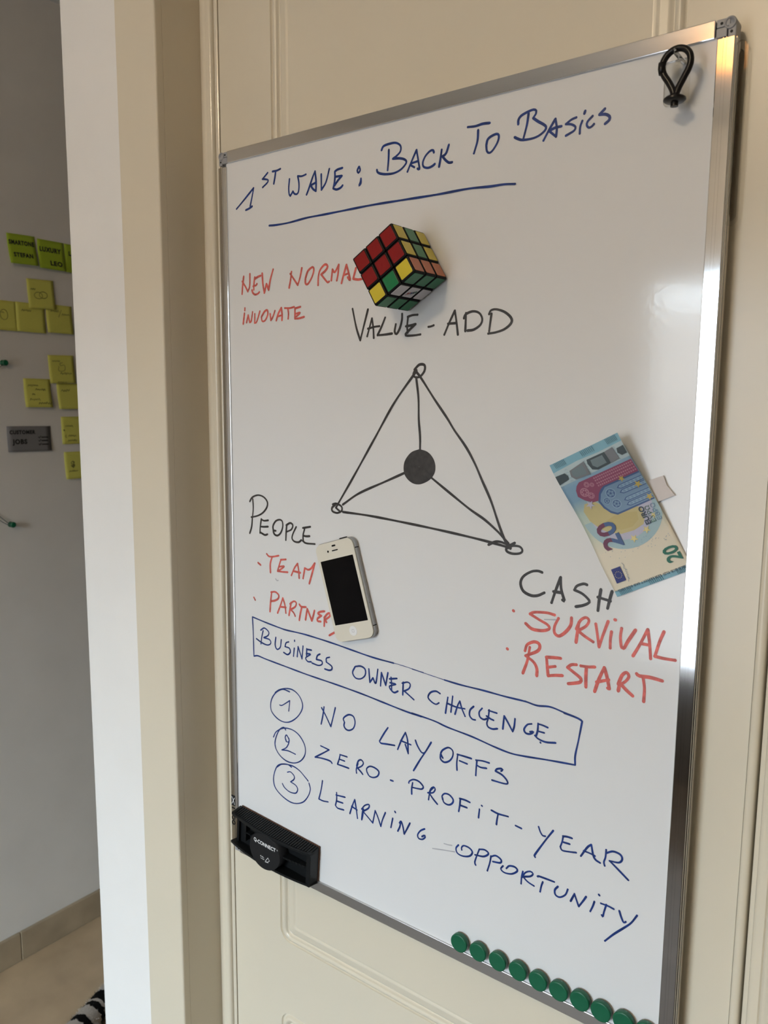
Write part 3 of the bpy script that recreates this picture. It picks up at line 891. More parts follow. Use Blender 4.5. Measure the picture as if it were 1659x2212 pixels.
396.8,-754.7 394.4,-759.0 398.7,-761.4 407.2,-759.5 413.3,-753.8 410.4,-750.8 404.1,-751.9 400.7,-755.9
419.5,-752.1 418.3,-757.9 417.9,-766.1
418.4,-759.2 422.3,-752.3 427.7,-748.9 430.7,-750.4 427.8,-754.2 419.7,-757.6* 425.3,-761.2 432.2,-762.9
435.6,-751.2 435.9,-751.7 436.5,-750.5 445.2,-750.1 453.8,-750.0
441.7,-754.8 440.2,-759.9 439.1,-766.4
457.9,-753.2 454.8,-758.1 455.6,-763.0 460.2,-763.7 465.9,-758.8 468.2,-752.1
475.3,-754.4 473.6,-758.3 471.6,-763.3
475.3,-754.0 477.4,-759.3 480.2,-765.3* 484.3,-757.8 487.2,-752.1
499.6,-744.9 500.3,-745.6
495.6,-753.8 494.3,-758.8 491.9,-765.5
502.0,-753.0 508.7,-752.8 514.7,-753.6
507.4,-752.1 505.4,-760.5 504.5,-766.0 503.4,-764.5
520.1,-753.1 522.1,-758.5 524.7,-763.0 526.7,-761.5
536.9,-750.7 531.6,-760.6 525.0,-768.5 515.9,-778.8 507.7,-789.4
@marker_word black 2.84 black handwritten word CASH
429.2,-441.4 424.7,-440.6 417.7,-442.3 409.6,-448.1 406.8,-455.2 410.1,-462.5 418.5,-465.6 425.6,-464.5 432.2,-460.8
440.0,-469.3 443.8,-456.8 448.4,-443.5* 449.4,-454.9 453.0,-465.6 451.0,-464.9
441.6,-458.2 449.6,-458.1
474.5,-446.9 471.3,-446.4 464.8,-449.4 462.6,-453.5* 470.6,-456.0 477.3,-461.2 476.4,-464.0 471.1,-467.0 464.6,-469.1
488.0,-449.3 486.9,-458.7 486.1,-469.3
498.6,-449.4 496.8,-457.1 495.1,-465.7
485.5,-456.8 497.4,-458.6
@bullet_dot red 3.04 small red bullet dot
399.8,-483.7 400.3,-484.0
@marker_word red 3.04 red handwritten word SURViVAL
443.6,-480.7 435.5,-479.9 422.7,-481.5 418.0,-484.0* 427.6,-487.9 437.1,-491.7 438.4,-495.3 431.5,-498.2 420.9,-498.5 413.6,-494.2
447.7,-483.3 444.1,-491.6 444.3,-498.1 449.0,-500.3 455.6,-494.9 460.3,-487.6 460.8,-480.5
468.3,-483.5 467.2,-492.8 466.2,-503.2
466.0,-490.3 469.5,-481.7 474.8,-477.8 478.0,-480.2 475.2,-486.0 467.7,-491.6* 474.5,-495.7 482.8,-499.5
484.7,-482.2 486.9,-493.4 488.7,-503.1* 491.6,-492.5 496.2,-477.8
502.4,-475.1 503.0,-475.2
499.8,-486.8 499.1,-494.3 499.3,-502.1
509.0,-482.0 508.3,-490.4 509.8,-499.5 511.9,-500.1 515.6,-492.2 521.7,-481.2
520.6,-505.2 525.9,-494.3 532.5,-478.8* 534.7,-490.6 536.4,-504.5
527.3,-492.5 534.8,-492.6
546.7,-478.2 543.4,-487.9 540.0,-501.7* 548.0,-502.1 557.6,-501.7
@bullet_dot red 3.04 small red bullet dot
394.3,-523.5 394.8,-523.8
@marker_word red 3.04 red handwritten word RESTART
418.9,-517.3 416.7,-531.3 412.3,-544.8
413.9,-521.7 416.1,-515.1 423.7,-510.8 429.1,-512.6 427.6,-519.0 414.7,-526.6* 423.3,-531.1 427.1,-537.0 427.3,-544.3
437.0,-524.3 438.1,-533.6 439.3,-541.7* 445.9,-539.7 453.9,-538.2
436.6,-523.6 445.3,-522.3 451.5,-521.7
438.7,-533.2 446.2,-530.8
467.5,-524.6 462.5,-525.7 458.7,-529.2* 466.1,-533.1 472.4,-537.1 472.0,-540.5 466.6,-542.8 460.1,-544.8
471.9,-524.8 479.0,-524.3 485.5,-523.0
477.4,-525.2 477.3,-533.9 477.7,-544.1
486.4,-546.5 489.8,-534.4 494.6,-521.6* 497.7,-530.5 500.3,-540.6* 498.7,-540.4
487.8,-537.0 499.3,-532.2
509.8,-532.0 508.7,-540.7
508.4,-534.5 511.6,-525.3 515.6,-521.8 517.8,-525.0 515.4,-529.7 511.0,-533.9* 515.8,-538.0 522.2,-542.3
524.7,-520.9 527.3,-522.4 537.3,-521.7 547.7,-522.5
530.9,-524.2 532.4,-533.2 532.3,-545.1
@ink_smudge grey 1.27 
324.6,-756.1 329.9,-755.6 334.6,-754.6
@ink_smudge grey 1.27 
309.8,-767.2 324.1,-763.8 338.2,-760.7
@ink_smudge grey 1.27 
72.8,-497.9 75.1,-499.8 77.5,-499.3
@ink_smudge grey 1.27 
433.5,-486.8 444.9,-485.1
"""
cur = None; ny = 0
def flush():
    if cur:
        o_ = obj(cur[0], cur[2], cur[1], board, world=True)
        if cur[4]: o_['label'] = cur[4]
for ln in WRITING.split('\n'):
    if not ln.strip(): continue
    if ln[0] == '@':
        flush()
        n_, c_, w_, *lab_ = ln[1:].split()
        cur = (n_, 'ink_' + c_, NB(), float(w_) / 1000, ' '.join(lab_)); ny = 0
    else:
        pts = []
        for t_s in ln.split():
            c = t_s.endswith('*'); x_, z_ = t_s.rstrip('*').split(',')
            pts.append((float(x_) / 1000, float(z_) / 1000, c))
        ny += 1
        stroke(cur[2], pts, cur[3], -.00012 - .000012 * ny, .0012, lambda x, y, z: (x, y, ZB + z))
flush()

# clear mounting plate that sticks out behind the upper right edge
bm = prism(NB(), rr(.515, .5815, ZB - .139, ZB + .001, .006), .0128, .0165, bev=.0006)
prism(bm, rr(.519, .5785, ZB - .134, ZB - .004, .005), .0166, .0218, bev=.0006)
tag(obj('mounting_plate', bm, 'clear'), "clear plastic hanging plate sticking out behind the whiteboard's upper right edge", 'hanging plate')

# ------------------------------------------------------------------ puzzle cube
S = .0186
ca, cb = Vector((.52, 0, -.854)).normalized(), Vector((-.854, 0, -.52)).normalized()
ctr = Vector((.2790, -.0292, ZB - .1512))
cube = thing('puzzle_cube', (ctr.x, -.0010, ctr.z), label='twisted colour puzzle cube with red front face stuck to the whiteboard under the heading', cat='puzzle cube')
FR = [['r', 'r', 'r'], ['r', 'r', 'r'], ['y', 'g', 'y']]        # [along ca][along cb]
UR = ['ygy', 'ygy', 'ooo']                                       # side away from cb: [along ca][depth]
LR = ['ggg', 'www', 'ggg']                                       # side towards ca: [along cb][depth]
cmap = dict(r='c_red', y='c_yel', g='c_grn', o='c_org', w='c_wht')
R3 = Matrix((ca, Vector((0, 1, 0)), cb)).transposed().to_4x4()
def sticker(parent, axis, sgn, c):
    bm = NB(); h = S / 2
    t = NB(); prism(t, rrect(S * .785, S * .785, .0010, 4), -h - .00025, -h + .0008, bev=.0002)
    rot = {('y', -1): Matrix.Identity(4), ('y', 1): Matrix.Rotation(math.pi, 4, 'X'),
           ('x', 1): Matrix.Rotation(math.pi / 2, 4, 'Z'), ('x', -1): Matrix.Rotation(-math.pi / 2, 4, 'Z'),
           ('z', 1): Matrix.Rotation(-math.pi / 2, 4, 'X'), ('z', -1): Matrix.Rotation(math.pi / 2, 4, 'X')}[(axis, sgn)]
    join(bm, t, 0, R3 @ rot)
    return obj('sticker', bm, cmap[c], parent)
cubies = {}
for i in range(3):
    for j in range(3):
        for k in range(3):
            bm = NB(); t = NB(); h = S / 2 - .0001
            box(t, -h, h, -h, h, -h, h, bev=.0015, seg=2)
            join(bm, t, 0, R3)
            pos = ca * (i - 1) * S + Vector((0, (k - 1) * S - .0282, 0)) + cb * (j - 1) * S
            cb_o = obj('cubelet', bm, 'c_blk', cube, loc=pos)
            cubies[i, j, k] = cb_o
            if k == 0: sticker(cb_o, 'y', -1, FR[i][j])
            if j == 0: sticker(cb_o, 'z', -1, UR[i][k])
            if i == 2: sticker(cb_o, 'x', 1, LR[j][k])
            if j == 2: sticker(cb_o, 'z', 1, 'orgwyrogw'[i * 3 + k])
            if i == 0: sticker(cb_o, 'x', -1, 'wowrgyorw'[j * 3 + k])
            if k == 2: sticker(cb_o, 'y', 1, 'gwogyrwyr'[i * 3 + j])
# little coloured script mark on the middle white tile
bm = NB()
scr = [(-.0058, .0022, 'c_red'), (-.0036, .0012, 'c_org'), (-.0014, .0008, 'ink_blue'), (.0010, -.0002, 'ink_black'), (.0034, -.0014, 'c_grn')]
ms = ['c_red', 'c_org', 'ink_blue', 'ink_black', 'c_grn']
for q_, (x, z, m_) in enumerate(scr):
    stroke(bm, [(x, z + .0022, 0), (x + .0012, z - .0018, 0), (x + .002, z + .0014, 0), (x + .0026, z - .0014, 0)], .0008, S / 2 + .0004, .0008,
           lambda a, y, b: tuple(R3 @ Vector((y, a, b))), mi=q_)
obj('printed_mark', bm, ms, cubies[2, 1, 1])

# ------------------------------------------------------------------ smartphone
ph = thing('smartphone', (.1903, 0, ZB - .4933), (0, -math.radians(17.2), 0), 'white smartphone with dark screen stuck on the whiteboard beside the word PEOPLE', 'smartphone')
bm = prism(NB(), rrect(.0586, .1152, .0092, 10), -.0076, -.0018, bev=.0004, smooth=True)
obj('metal_band', bm, 'steel', ph)
bm = prism(NB(), rrect(.0572, .1138, .0087, 10), -.0018, -.0003, smooth=True)
obj('back_glass', bm, 'phone_white', ph)
bm = prism(NB(), rrect(.0574, .1140, .0088, 10), -.0093, -.0074, bev=.0005, smooth=True)
obj('front_glass', bm, 'phone_white', ph)
bm = prism(NB(), rrect(.0499, .0749, .0003, 2), -.00945, -.0090)
obj('screen', bm, 'phone_black', ph)
bm = prism(NB(), ell(.0056, .0056, 40, 0, -.0466), -.0096, -.0090, bev=.0003, smooth=True)
hb = obj('home_button', bm, 'phone_btn', ph)
bm = NB()
o_, i_ = rrect(.0036, .0036, .0010, 5, 0, -.0466), rrect(.0028, .0028, .0007, 5, 0, -.0466)
vo = [bm.verts.new((x, -.00965, z)) for x, z in o_]; vi = [bm.verts.new((x, -.00965, z)) for x, z in i_]
for k in range(len(vo)): bm.faces.new([vo[k], vo[(k + 1) % len(vo)], vi[(k + 1) % len(vo)], vi[k]])
obj('button_symbol', bm, 'ink_grey', hb)
for nm, x, z, w_, h_ in (('earpiece', .0005, .0468, .0092, .0013), ('proximity_sensor', 0, .0522, .0058, .0019), ('camera_lens', -.0102, .0470, .0025, .0025)):
    bm = prism(NB(), rrect(w_, h_, h_ / 2 - 1e-5, 5, x, z), -.0095, -.0090)
    obj(nm, bm, 'phone_black', ph)
for z in (.0445, -.0445):
    bm = box(NB(), .0288, .02945, -.0077, -.0017, z - .0005, z + .0005)
    obj('antenna_gap', bm, 'phone_black', ph)
bm = box(NB(), .0290, .02945, -.0052, -.0044, -.0196, -.0188)
obj('tray_pinhole', bm, 'phone_black', ph)
bm = prism(NB(), rrect(.0100, .0020, .0005, 3, .0130, .0578), -.0060, -.0035)
obj('sleep_button', bm, 'phone_black', ph)
for z, r in ((.036, 0), (.030, 0), (.0185, 1), (.008, 1)):
    bm = box(NB(), -.0300, -.0292, -.0062, -.0032, z - .0022, z + .0022, bev=.0003)
    obj('side_button', bm, 'steel', ph)
bm = box(NB(), -.02, .02, -.0003, 0.0, -.03, .03)
obj('magnet_pad', bm, 'c_blk', ph)

# ------------------------------------------------------------------ banknote
note = thing('banknote', (.5040, 0, ZB - .4535), label='blue twenty euro banknote stuck crooked on the right of the whiteboard', cat='banknote')
NBL, NBR = Vector((.5683, 0, -.4194)), Vector((.5040, 0, -.4535))     # u=0 edge: v=0 and v=72
NTL, NTR = Vector((.5031, 0, -.3061)), Vector((.4387, 0, -.3380))     # u=133 edge
def nmap(u, v, off=0.0):
    a, b = u / 133.0, v / 72.0
    p = (NBL * (1 - b) + NBR * b) * (1 - a) + (NTL * (1 - b) + NTR * b) * a
    s = max(0, min(1, (a - .12) / .88)); s = s * s * (3 - 2 * s)
    lift = .0012 + .0125 * s * (1.25 - .55 * b) + .0022 * math.sin(a * 7.5 + .6) * (.25 + .75 * b) * min(1, a * 4)
    # the taped right-hand edge is pulled in a little halfway up
    lift -= .0030 * math.exp(-((a - .62) / .16) ** 2) * (1 - b)
    return Vector((p.x, -max(lift, .0006) - off, p.z + ZB)) - Vector(note.location)
def note_grid(bm, u0, u1, v0, v1, off, mi=0, n=26, m=14):
    g = [[bm.verts.new(nmap(u0 + (u1 - u0) * i / n, v0 + (v1 - v0) * j / m, off)) for j in range(m + 1)] for i in range(n + 1)]
    for i in range(n):
        for j in range(m):
            f = bm.faces.new([g[i][j], g[i + 1][j], g[i + 1][j + 1], g[i][j + 1]]); f.smooth = True; f.material_index = mi
def npoly(bm, pts, off, mi):
    """polygon in note millimetres, cut into small pieces so that it follows the curl"""
    t = NB(); t.faces.new([t.verts.new((u, v, 0)) for u, v in pts])
    us = [p[0] for p in pts]; vs = [p[1] for p in pts]
    for k in range(int(min(us) // 2.5), int(max(us) // 2.5) + 1):
        bmesh.ops.bisect_plane(t, geom=t.verts[:] + t.edges[:] + t.faces[:], plane_co=(k * 2.5, 0, 0), plane_no=(1, 0, 0))
    for k in range(int(min(vs) // 7.5), int(max(vs) // 7.5) + 1):
        bmesh.ops.bisect_plane(t, geom=t.verts[:] + t.edges[:] + t.faces[:], plane_co=(0, k * 7.5, 0), plane_no=(0, 1, 0))
    if callable(mi):
        parts = [(f.calc_center_median(), [v.co.copy() for v in f.verts]) for f in t.faces]
        for c, vs_ in parts:
            f = bm.faces.new([bm.verts.new(nmap(q.x, q.y, off)) for q in vs_]); f.material_index = mi(c)
        t.free(); return
    for v in t.verts: v.co = nmap(v.co.x, v.co.y, off)
    join(bm, t, mi)
pm = bpy.data.materials.new('banknote_paper'); pm.use_nodes = True
n_ = pm.node_tree; b_ = n_.nodes['Principled BSDF']; b_.inputs['Roughness'].default_value = .55
u_ = n_.nodes.new('ShaderNodeUVMap'); s_ = n_.nodes.new('ShaderNodeSeparateXYZ'); r_ = n_.nodes.new('ShaderNodeValToRGB')
n_.links.new(u_.outputs[0], s_.inputs[0]); n_.links.new(s_.outputs[0], r_.inputs[0]); n_.links.new(r_.outputs[0], b_.inputs['Base Color'])
ee = r_.color_ramp.elements
ee[0].position = 0; ee[0].color = (.72, .655, .52, 1)
ee[1].position = 1; ee[1].color = (.30, .46, .53, 1)
for p_, c_ in ((.30, (.70, .63, .50)), (.44, (.52, .56, .46)), (.60, (.42, .52, .46)), (.70, (.20, .33, .45)), (.80, (.20, .34, .48)), (.90, (.33, .45, .50))):
    x_ = ee.new(p_); x_.color = (*c_, 1)
bm = NB(); note_grid(bm, 0, 133, 0, 72, 0, n=40, m=20)
uvl = bm.loops.layers.uv.new('UVMap')
k = 0
inv = []
for i in range(40):
    for j in range(20):
        inv.append(((i, j), (i + 1, j), (i + 1, j + 1), (i, j + 1)))
for f, cs in zip(bm.faces, inv):
    for l, (i, j) in zip(f.loops, cs): l[uvl].uv = (i / 40, j / 20)
note_paper = obj('paper', bm, pm, note, smooth=True)
sm = note_paper.modifiers.new('thickness', 'SOLIDIFY'); sm.thickness = .00012; sm.offset = 0
NM = dict(lightblue=(.19, .39, .49), pale=(.40, .50, .53), slate=(.045, .065, .075), greyh=(.17, .18, .20), midgrey=(.15, .20, .22), red=(.235, .065, .125), pink=(.40, .19, .25),
          navy=(.055, .105, .24), steel=(.17, .27, .40), lav=(.45, .44, .55), yellow=(.47, .39, .17), paleyel=(.50, .43, .21), ring=(.33, .46, .50), star=(.66, .56, .24),
          purple=(.14, .03, .075), ink=(.03, .05, .08), greeny=(.012, .13, .085), eu=(.02, .03, .17), hatch=(.06, .16, .22), gold=(.48, .36, .09), greent=(.07, .16, .13), bluew=(.25, .37, .50))
nk = list(NM); nmats = [mat('print_' + k_, NM[k_], .5) for k_ in nk]
pr = NB()
lay = [0, '']
def bump(c):
    c = c if isinstance(c, str) else 'two'
    if lay[1] != c: lay[0] += 1; lay[1] = c
def NP(pts, c):
    bump(c)
    npoly(pr, pts, .00012 + lay[0] * 1.5e-5, nk.index(c))
def NT(body, size, u, v, du, c, bold=False, sx=1.0, dirn='u'):
    lay[1] = ''; bump(c)
    for p in text_tris(body, size, bold=bold, sx=sx):
        if dirn == 'u': q = [(u + x, v + z) for x, z in p]
        else: q = [(u - z, v + x) for x, z in p]
        try: npoly(pr, q, .00012 + lay[0] * 1.5e-5, nk.index(c) if isinstance(c, str) else c)
        except ValueError: pass
def NS(pts, w, c):
    bump(c)
    stroke(pr, [(u, v, 0) for u, v in pts], w, .00012 + lay[0] * 1.5e-5, 1.5, lambda u, y, v: nmap(u, v, y), mi=nk.index(c), vary=0)
def arc(cu, cv, r, a0, a1, n=24): return [(cu + r * math.cos(math.radians(a0 + (a1 - a0) * k / n)), cv + r * math.sin(math.radians(a0 + (a1 - a0) * k / n))) for k in range(n + 1)]
def star(cu, cv, r, c, rot=90):
    NP([(cu + (r if k % 2 == 0 else r * .4) * math.cos(math.radians(rot + 36 * k)), cv + (r if k % 2 == 0 else r * .4) * math.sin(math.radians(rot + 36 * k))) for k in range(10)], c)
NP([(0, 0), (5.4, 0), (4.4, 24), (5.0, 48), (5.2, 72), (0, 72)], 'lightblue')
NP([(125.3, 0), (133, 0), (133, 72), (124.7, 72), (126, 45), (124.8, 24)], 'lightblue')
NP([(110.5, 0), (125.3, 0), (124.8, 24), (126, 45), (124.7, 72), (110.5, 72)], 'pale')
# rings of the blue circle, the yellow map, stars
clipv = lambda pts: [(u, min(max(v, .3), 71.7)) for u, v in pts]
NP(clipv(arc(72, 33, 37, 92, 268)), 'ring')
NP(clipv(arc(73, 33, 29.5, 92, 268)), 'lav')
NP([(56, 52), (50.7, 42), (49.5, 30), (51.5, 20), (57, 16), (66, 15), (72, 24), (78, 44), (86, 50), (88, 60), (82, 64.5), (72, 63.5), (62, 58)], 'paleyel')
NP([(60, 50), (54, 40), (53, 30), (57, 22), (64, 20), (67, 30), (68, 42), (66, 50)], 'yellow')
# arches
NP([(107.7, 53.9), (107.6, .6), (95.6, .6), (95.5, 18), (95.0, 37.9), (85.7, 46.7), (86.4, 52.5), (91, 58), (96.3, 61.9), (101.9, 60.5), (105.5, 57.6)], 'red')
for v0, v1 in ((1.5, 40),):
    for u0 in (97.2, 99.6, 102.4, 104.8):
        for k in range(19): NP([(u0, v0 + k * 2.05), (u0 + 1.4, v0 + k * 2.05), (u0 + 1.4, v0 + k * 2.05 + 1.3), (u0, v0 + k * 2.05 + 1.3)], 'pink')
for cu, cv, r in ((97.5, 54, 4.2), (103, 48.5, 2.6), (92.5, 50, 3.0), (101, 44, 2.0)):
    NP(arc(cu, cv, r, 0, 345, 16), 'pink'); NP(arc(cu, cv, r * .76, 0, 345, 16), 'red')
    for k in range(6): NP(arc(cu + r * .5 * math.cos(k * 1.047), cv + r * .5 * math.sin(k * 1.047), r * .22, 0, 320, 7), 'pink')
NP([(95.9, 35.4), (95.6, .6), (68.3, .6), (67.6, 37.0), (71.5, 42), (77.8, 45.8), (84.9, 47.2), (91.2, 42.9), (94, 39.6)], 'navy')
NP([(94.4, 34.8), (94.2, .6), (69.6, .6), (69.2, 36.2), (73, 40.8), (78.6, 44.0), (84.6, 45.2), (90.2, 41.4)], 'steel')
for u0 in (70.6, 75.4, 80.2 + 2.6, 87.6):
    NP([(u0, .6), (u0 + 4.0, .6), (u0 + 4.0, 22.5), (u0 + 2, 25.5), (u0, 22.5)], 'navy')
    NP([(u0 + .7, .6), (u0 + 3.3, .6), (u0 + 3.3, 22.0), (u0 + 2, 24), (u0 + .7, 22.0)], 'bluew')
    for k in range(6): NP([(u0 + 2, 1 + k * 3.6), (u0 + 3.2, 2.8 + k * 3.6), (u0 + 2, 4.6 + k * 3.6), (u0 + .8, 2.8 + k * 3.6)], 'steel')
for cu, cv, r in ((87.5, 33, 4.6), (77.0, 33.0, 4.2), (82.6, 39.6, 3.2)):
    NP(arc(cu, cv, r, 0, 345, 18), 'bluew'); NP(arc(cu, cv, r * .84, 0, 345, 18), 'navy')
    for k in range(5): NP(arc(cu + r * .45 * math.cos(k * 1.257), cv + r * .45 * math.sin(k * 1.257), r * .27, 0, 320, 8), 'steel')
for cu, cv, r, c in ((42.9, 33.5, 4.0, 'star'), (46.1, 19.8, 3.8, 'star'), (55.5, 8.2, 3.2, 'star'), (85.3, 55.2, 4.4, 'lav'), (85.5, 7.2, 3.8, 'gold'), (95.4, 17.2, 3.2, 'gold'), (71.6, 3.7, 3.6, 'gold')):
    star(cu, cv, r, c)
# foil windows
NP([(123.0, 36.6), (122.7, 18.5), (111.3, 17.9), (110.8, 31.2), (113, 36), (119.3, 37.5)], 'slate')
NP([(121.2, 33.5), (121.0, 21.5), (113.2, 21.0), (112.8, 31), (116, 34)], 'midgrey')
NP([(122.7, 18.3), (123.5, 9.8), (111.9, 9.0), (111.3, 17.7)], 'greyh')
NP([(120.9, 7.0), (121.2, .4), (113.8, .4), (113.6, 5.5), (117, 8)], 'slate')
NP([(120.5, 56.2), (122.9, 39.8), (110.0, 39.5), (111.0, 54.5), (115, 57.5)], 'greyh')
NP([(119.6, 54.5), (121, 42.5), (111.8, 42.0), (112.6, 53), (115.5, 55.5)], 'midgrey')
NP([(120.9, 71.6), (120.4, 61.6), (117, 60.0), (113.8, 60.7), (112.3, 71.6)], 'slate')
# hatch lines at both ends, fine wavy lines beside the foil
for v0 in (6, 18.4, 30, 43.5, 54, 64.6):
    pass
for v0, v1 in ((3.0, 12.5), (26.5, 38.5), (56.5, 67)):
    n__ = 8
    for k in range(n__):
        v = v0 + (v1 - v0) * k / (n__ - 1)
        NS([(127.4, v - .4), (132.4, v + .4)], .42, 'hatch'); NS([(.4, v), (5.6, v + .8)], .42, 'hatch')
for v0, v1 in ((8, 9), (38, 40), (57.5, 60)):
    for k in range(5): NS([(111 + k * 2.8, v0), (112 + k * 2.8, (v0 + v1) / 2), (111.4 + k * 2.8, v1)], .22, 'steel')
# lettering
NT('20', 25.0, 40.5, 44.2, 0, lambda c: nk.index('purple' if c.y > 52.5 else 'navy'), True, 1.02)
NT('20', 18.5, 11.3, 3.3, 0, 'greeny', True, .78)
NT('EURO', 6.6, 49.4, 13.2, 0, 'ink', True, 1.0)
NT('\u0395\u03a5\u03a1\u03a9', 5.6, 49.4, 8.3, 0, 'greent', False, 1.08)
NT('\u0415\u0412\u0420\u041e', 5.6, 49.4, 2.9, 0, 'steel', False, 1.12)
NT('\u00b0BCE ECB E\u0426\u0411 EZB EKP EKT EKB B\u010aE EBC', 3.1, 5.6, 3.2, 0, 'ink', False, 1.12, 'v')
NT('2015', 2.0, 5.6, 66.8, 0, 'ink', False, 1.0, 'v')
# flag and signature
NP([(11.3, 57.0), (24.6, 56.4), (24.7, 65.2), (11.2, 66.2)], 'eu')
for k in range(12): star(17.9 + 3.0 * math.cos(k * .5236), 61.2 + 3.0 * math.sin(k * .5236), .55, 'star')
NS([(9.5, 55.5), (13.5, 54), (11, 53.6), (14.5, 54.6), (15.2, 53), (16.6, 54.2), (17.6, 52.8), (19, 54.2), (20, 53), (19.2, 51.5), (22, 54), (24.5, 52.6), (27, 53.8)], .3, 'steel')
for k in range(34):
    u, v = 30 + random.random() * 11, 4 + random.random() * 60
    NP([(u, v), (u + .5, v), (u + .5, v + .5), (u, v + .5)], 'steel')
obj('printed_design', pr, nmats, note)

# folded white paper tab that holds the note
tab = NB()
tp = [(.5255, -.3475), (.5395, -.3418), (.5428, -.3500), (.5502, -.3580), (.5378, -.3638), (.5290, -.3672)]
prism(tab, [(x, ZB + z) for x, z in tp], -.0026, -.0020, bev=.0001)
tag(obj('paper_tab', tab, 'paper_tab'), 'small white paper tab sticking out from behind the banknote', 'paper tab')

# ------------------------------------------------------------------ magnets
ORD = ['leftmost', 'second', 'third', 'fourth', 'fifth', 'sixth', 'seventh', 'eighth', 'ninth', 'tenth']
mg = None
for i, x in enumerate((.3502, .3736, .3972, .4207, .4434, .4657, .4880, .5094, .5315, .5530)):
    if mg is None:
        mg = thing('round_magnet', (x, 0, ZB - .8586))
        bm = lathe(NB(), [(.0096, -.0024), (.0099, -.0030), (.0101, -.0070), (.0100, -.0076), (.0095, -.0082), (.0088, -.0084), (.0080, -.0083)], 'y', 48)
        obj('cap', bm, 'magnet', mg, smooth=True)
        bm = lathe(NB(), [(.0090, -.0022), (.0090, -.0025)], 'y', 40)
        obj('magnet_disc', bm, 'c_blk', mg)
        o = mg
    else:
        o = copy_tree(mg); o.location = (x, 0, ZB - .8586 + random.uniform(-.0004, .0004))
    lab = 'leftmost round green magnet in the row along the whiteboard bottom edge' if i == 0 else \
          ORD[i] + ' round green magnet from the left in the whiteboard bottom row'
    tag(o, lab, 'magnet', 'green magnets along the bottom edge of the whiteboard')

# ------------------------------------------------------------------ board eraser
er = thing('board_eraser', (.0727, -.0026, ZB - .8452), (0, math.radians(3.7), 0), 'black magnetic board eraser at the lower left corner of the whiteboard', 'eraser')
EL, EH = .1405, .0490
def ed_(x): return -(.0150 + .0075 * (1 - (x / (EL / 2)) ** 2))
xs = [-EL / 2 + EL * k / 28 for k in range(29)]
bm = NB()
def slab(z0, z1, z0b=None, z1b=None, x_ins=0.0):
    """a long wall whose front edge follows the arc; (z0, z1) at the back, (z0b, z1b) at the front"""
    z0b = z0 if z0b is None else z0b; z1b = z1 if z1b is None else z1b
    t = NB(); cols = []
    for x in xs:
        y = ed_(x)
        cols.append([t.verts.new((x, .0004, z0)), t.verts.new((x, y, z0b)), t.verts.new((x, y, z1b)), t.verts.new((x, .0004, z1))])
    for a, b in zip(cols, cols[1:]):
        for k in range(4): t.faces.new([a[k], a[(k + 1) % 4], b[(k + 1) % 4], b[k]])
    t.faces.new(cols[0]); t.faces.new(cols[-1])
    join(bm, t)
slab(.0205, EH / 2, .0188, .0218)
slab(-EH / 2, -.0205, -.0218, -.0188)
box(bm, -EL / 2 + .001, EL / 2 - .001, -.0060, .0006, -EH / 2 + .0005, EH / 2 - .0005, bev=.0006)
# right end wall, set-back left end wall, middle ribs
box(bm, EL / 2 - .0065, EL / 2, -.0150, .0006, -EH / 2 + .0016, EH / 2 - .0016, bev=.0008)
box(bm, -EL / 2 + .006, -EL / 2 + .009, -.0095, .0, -.0205, .0205)
t = NB()
pts = [(x, ed_(x) + .0045) for x in xs if .018 < x < EL / 2 - .004]
for (xa, ya), (xb, yb) in zip(pts, pts[1:]):
    box(t, xa, xb, min(ya, yb), -.007, -.0012, .0012)
join(bm, t)
box(bm, -.0460, -.0440, -.0135, -.0035, -.010, .0150); box(bm, -.0460, -.0360, -.0135, -.0035, .0130, .0150); box(bm, -.0460, -.0360, -.0135, -.0035, .0015, .0030)
obj('body', bm, 'black_pl', er)
bm = NB()
for k in range(38):
    x = -EL / 2 + .005 + k * .0036
    y1 = ed_(x) + .0022
    t = NB(); vs = []
    for yy, zz in ((-.0008, EH / 2 + .00005), (y1, .0219 + .0001)):
        vs.append((yy, zz))
    a = [t.verts.new((x - .0011, vs[0][0], vs[0][1])), t.verts.new((x + .0011, vs[0][0], vs[0][1])), t.verts.new((x + .0011, vs[1][0], vs[1][1])), t.verts.new((x - .0011, vs[1][0], vs[1][1]))]
    b = [t.verts.new((v.co.x, v.co.y, v.co.z + .0010)) for v in a]
    t.faces.new(b); t.faces.new(a)
    for q in range(4): t.faces.new([a[q], a[(q + 1) % 4], b[(q + 1) % 4], b[q]])
    join(bm, t)
obj('grip_ribs', bm, 'black_pl', er)
bm = box(NB(), -EL / 2 + .002, EL / 2 + .0010, .0005, .0026, -EH / 2 - .0002, EH / 2 + .0010, bev=.0008)
obj('felt_pad', bm, 'felt', er)
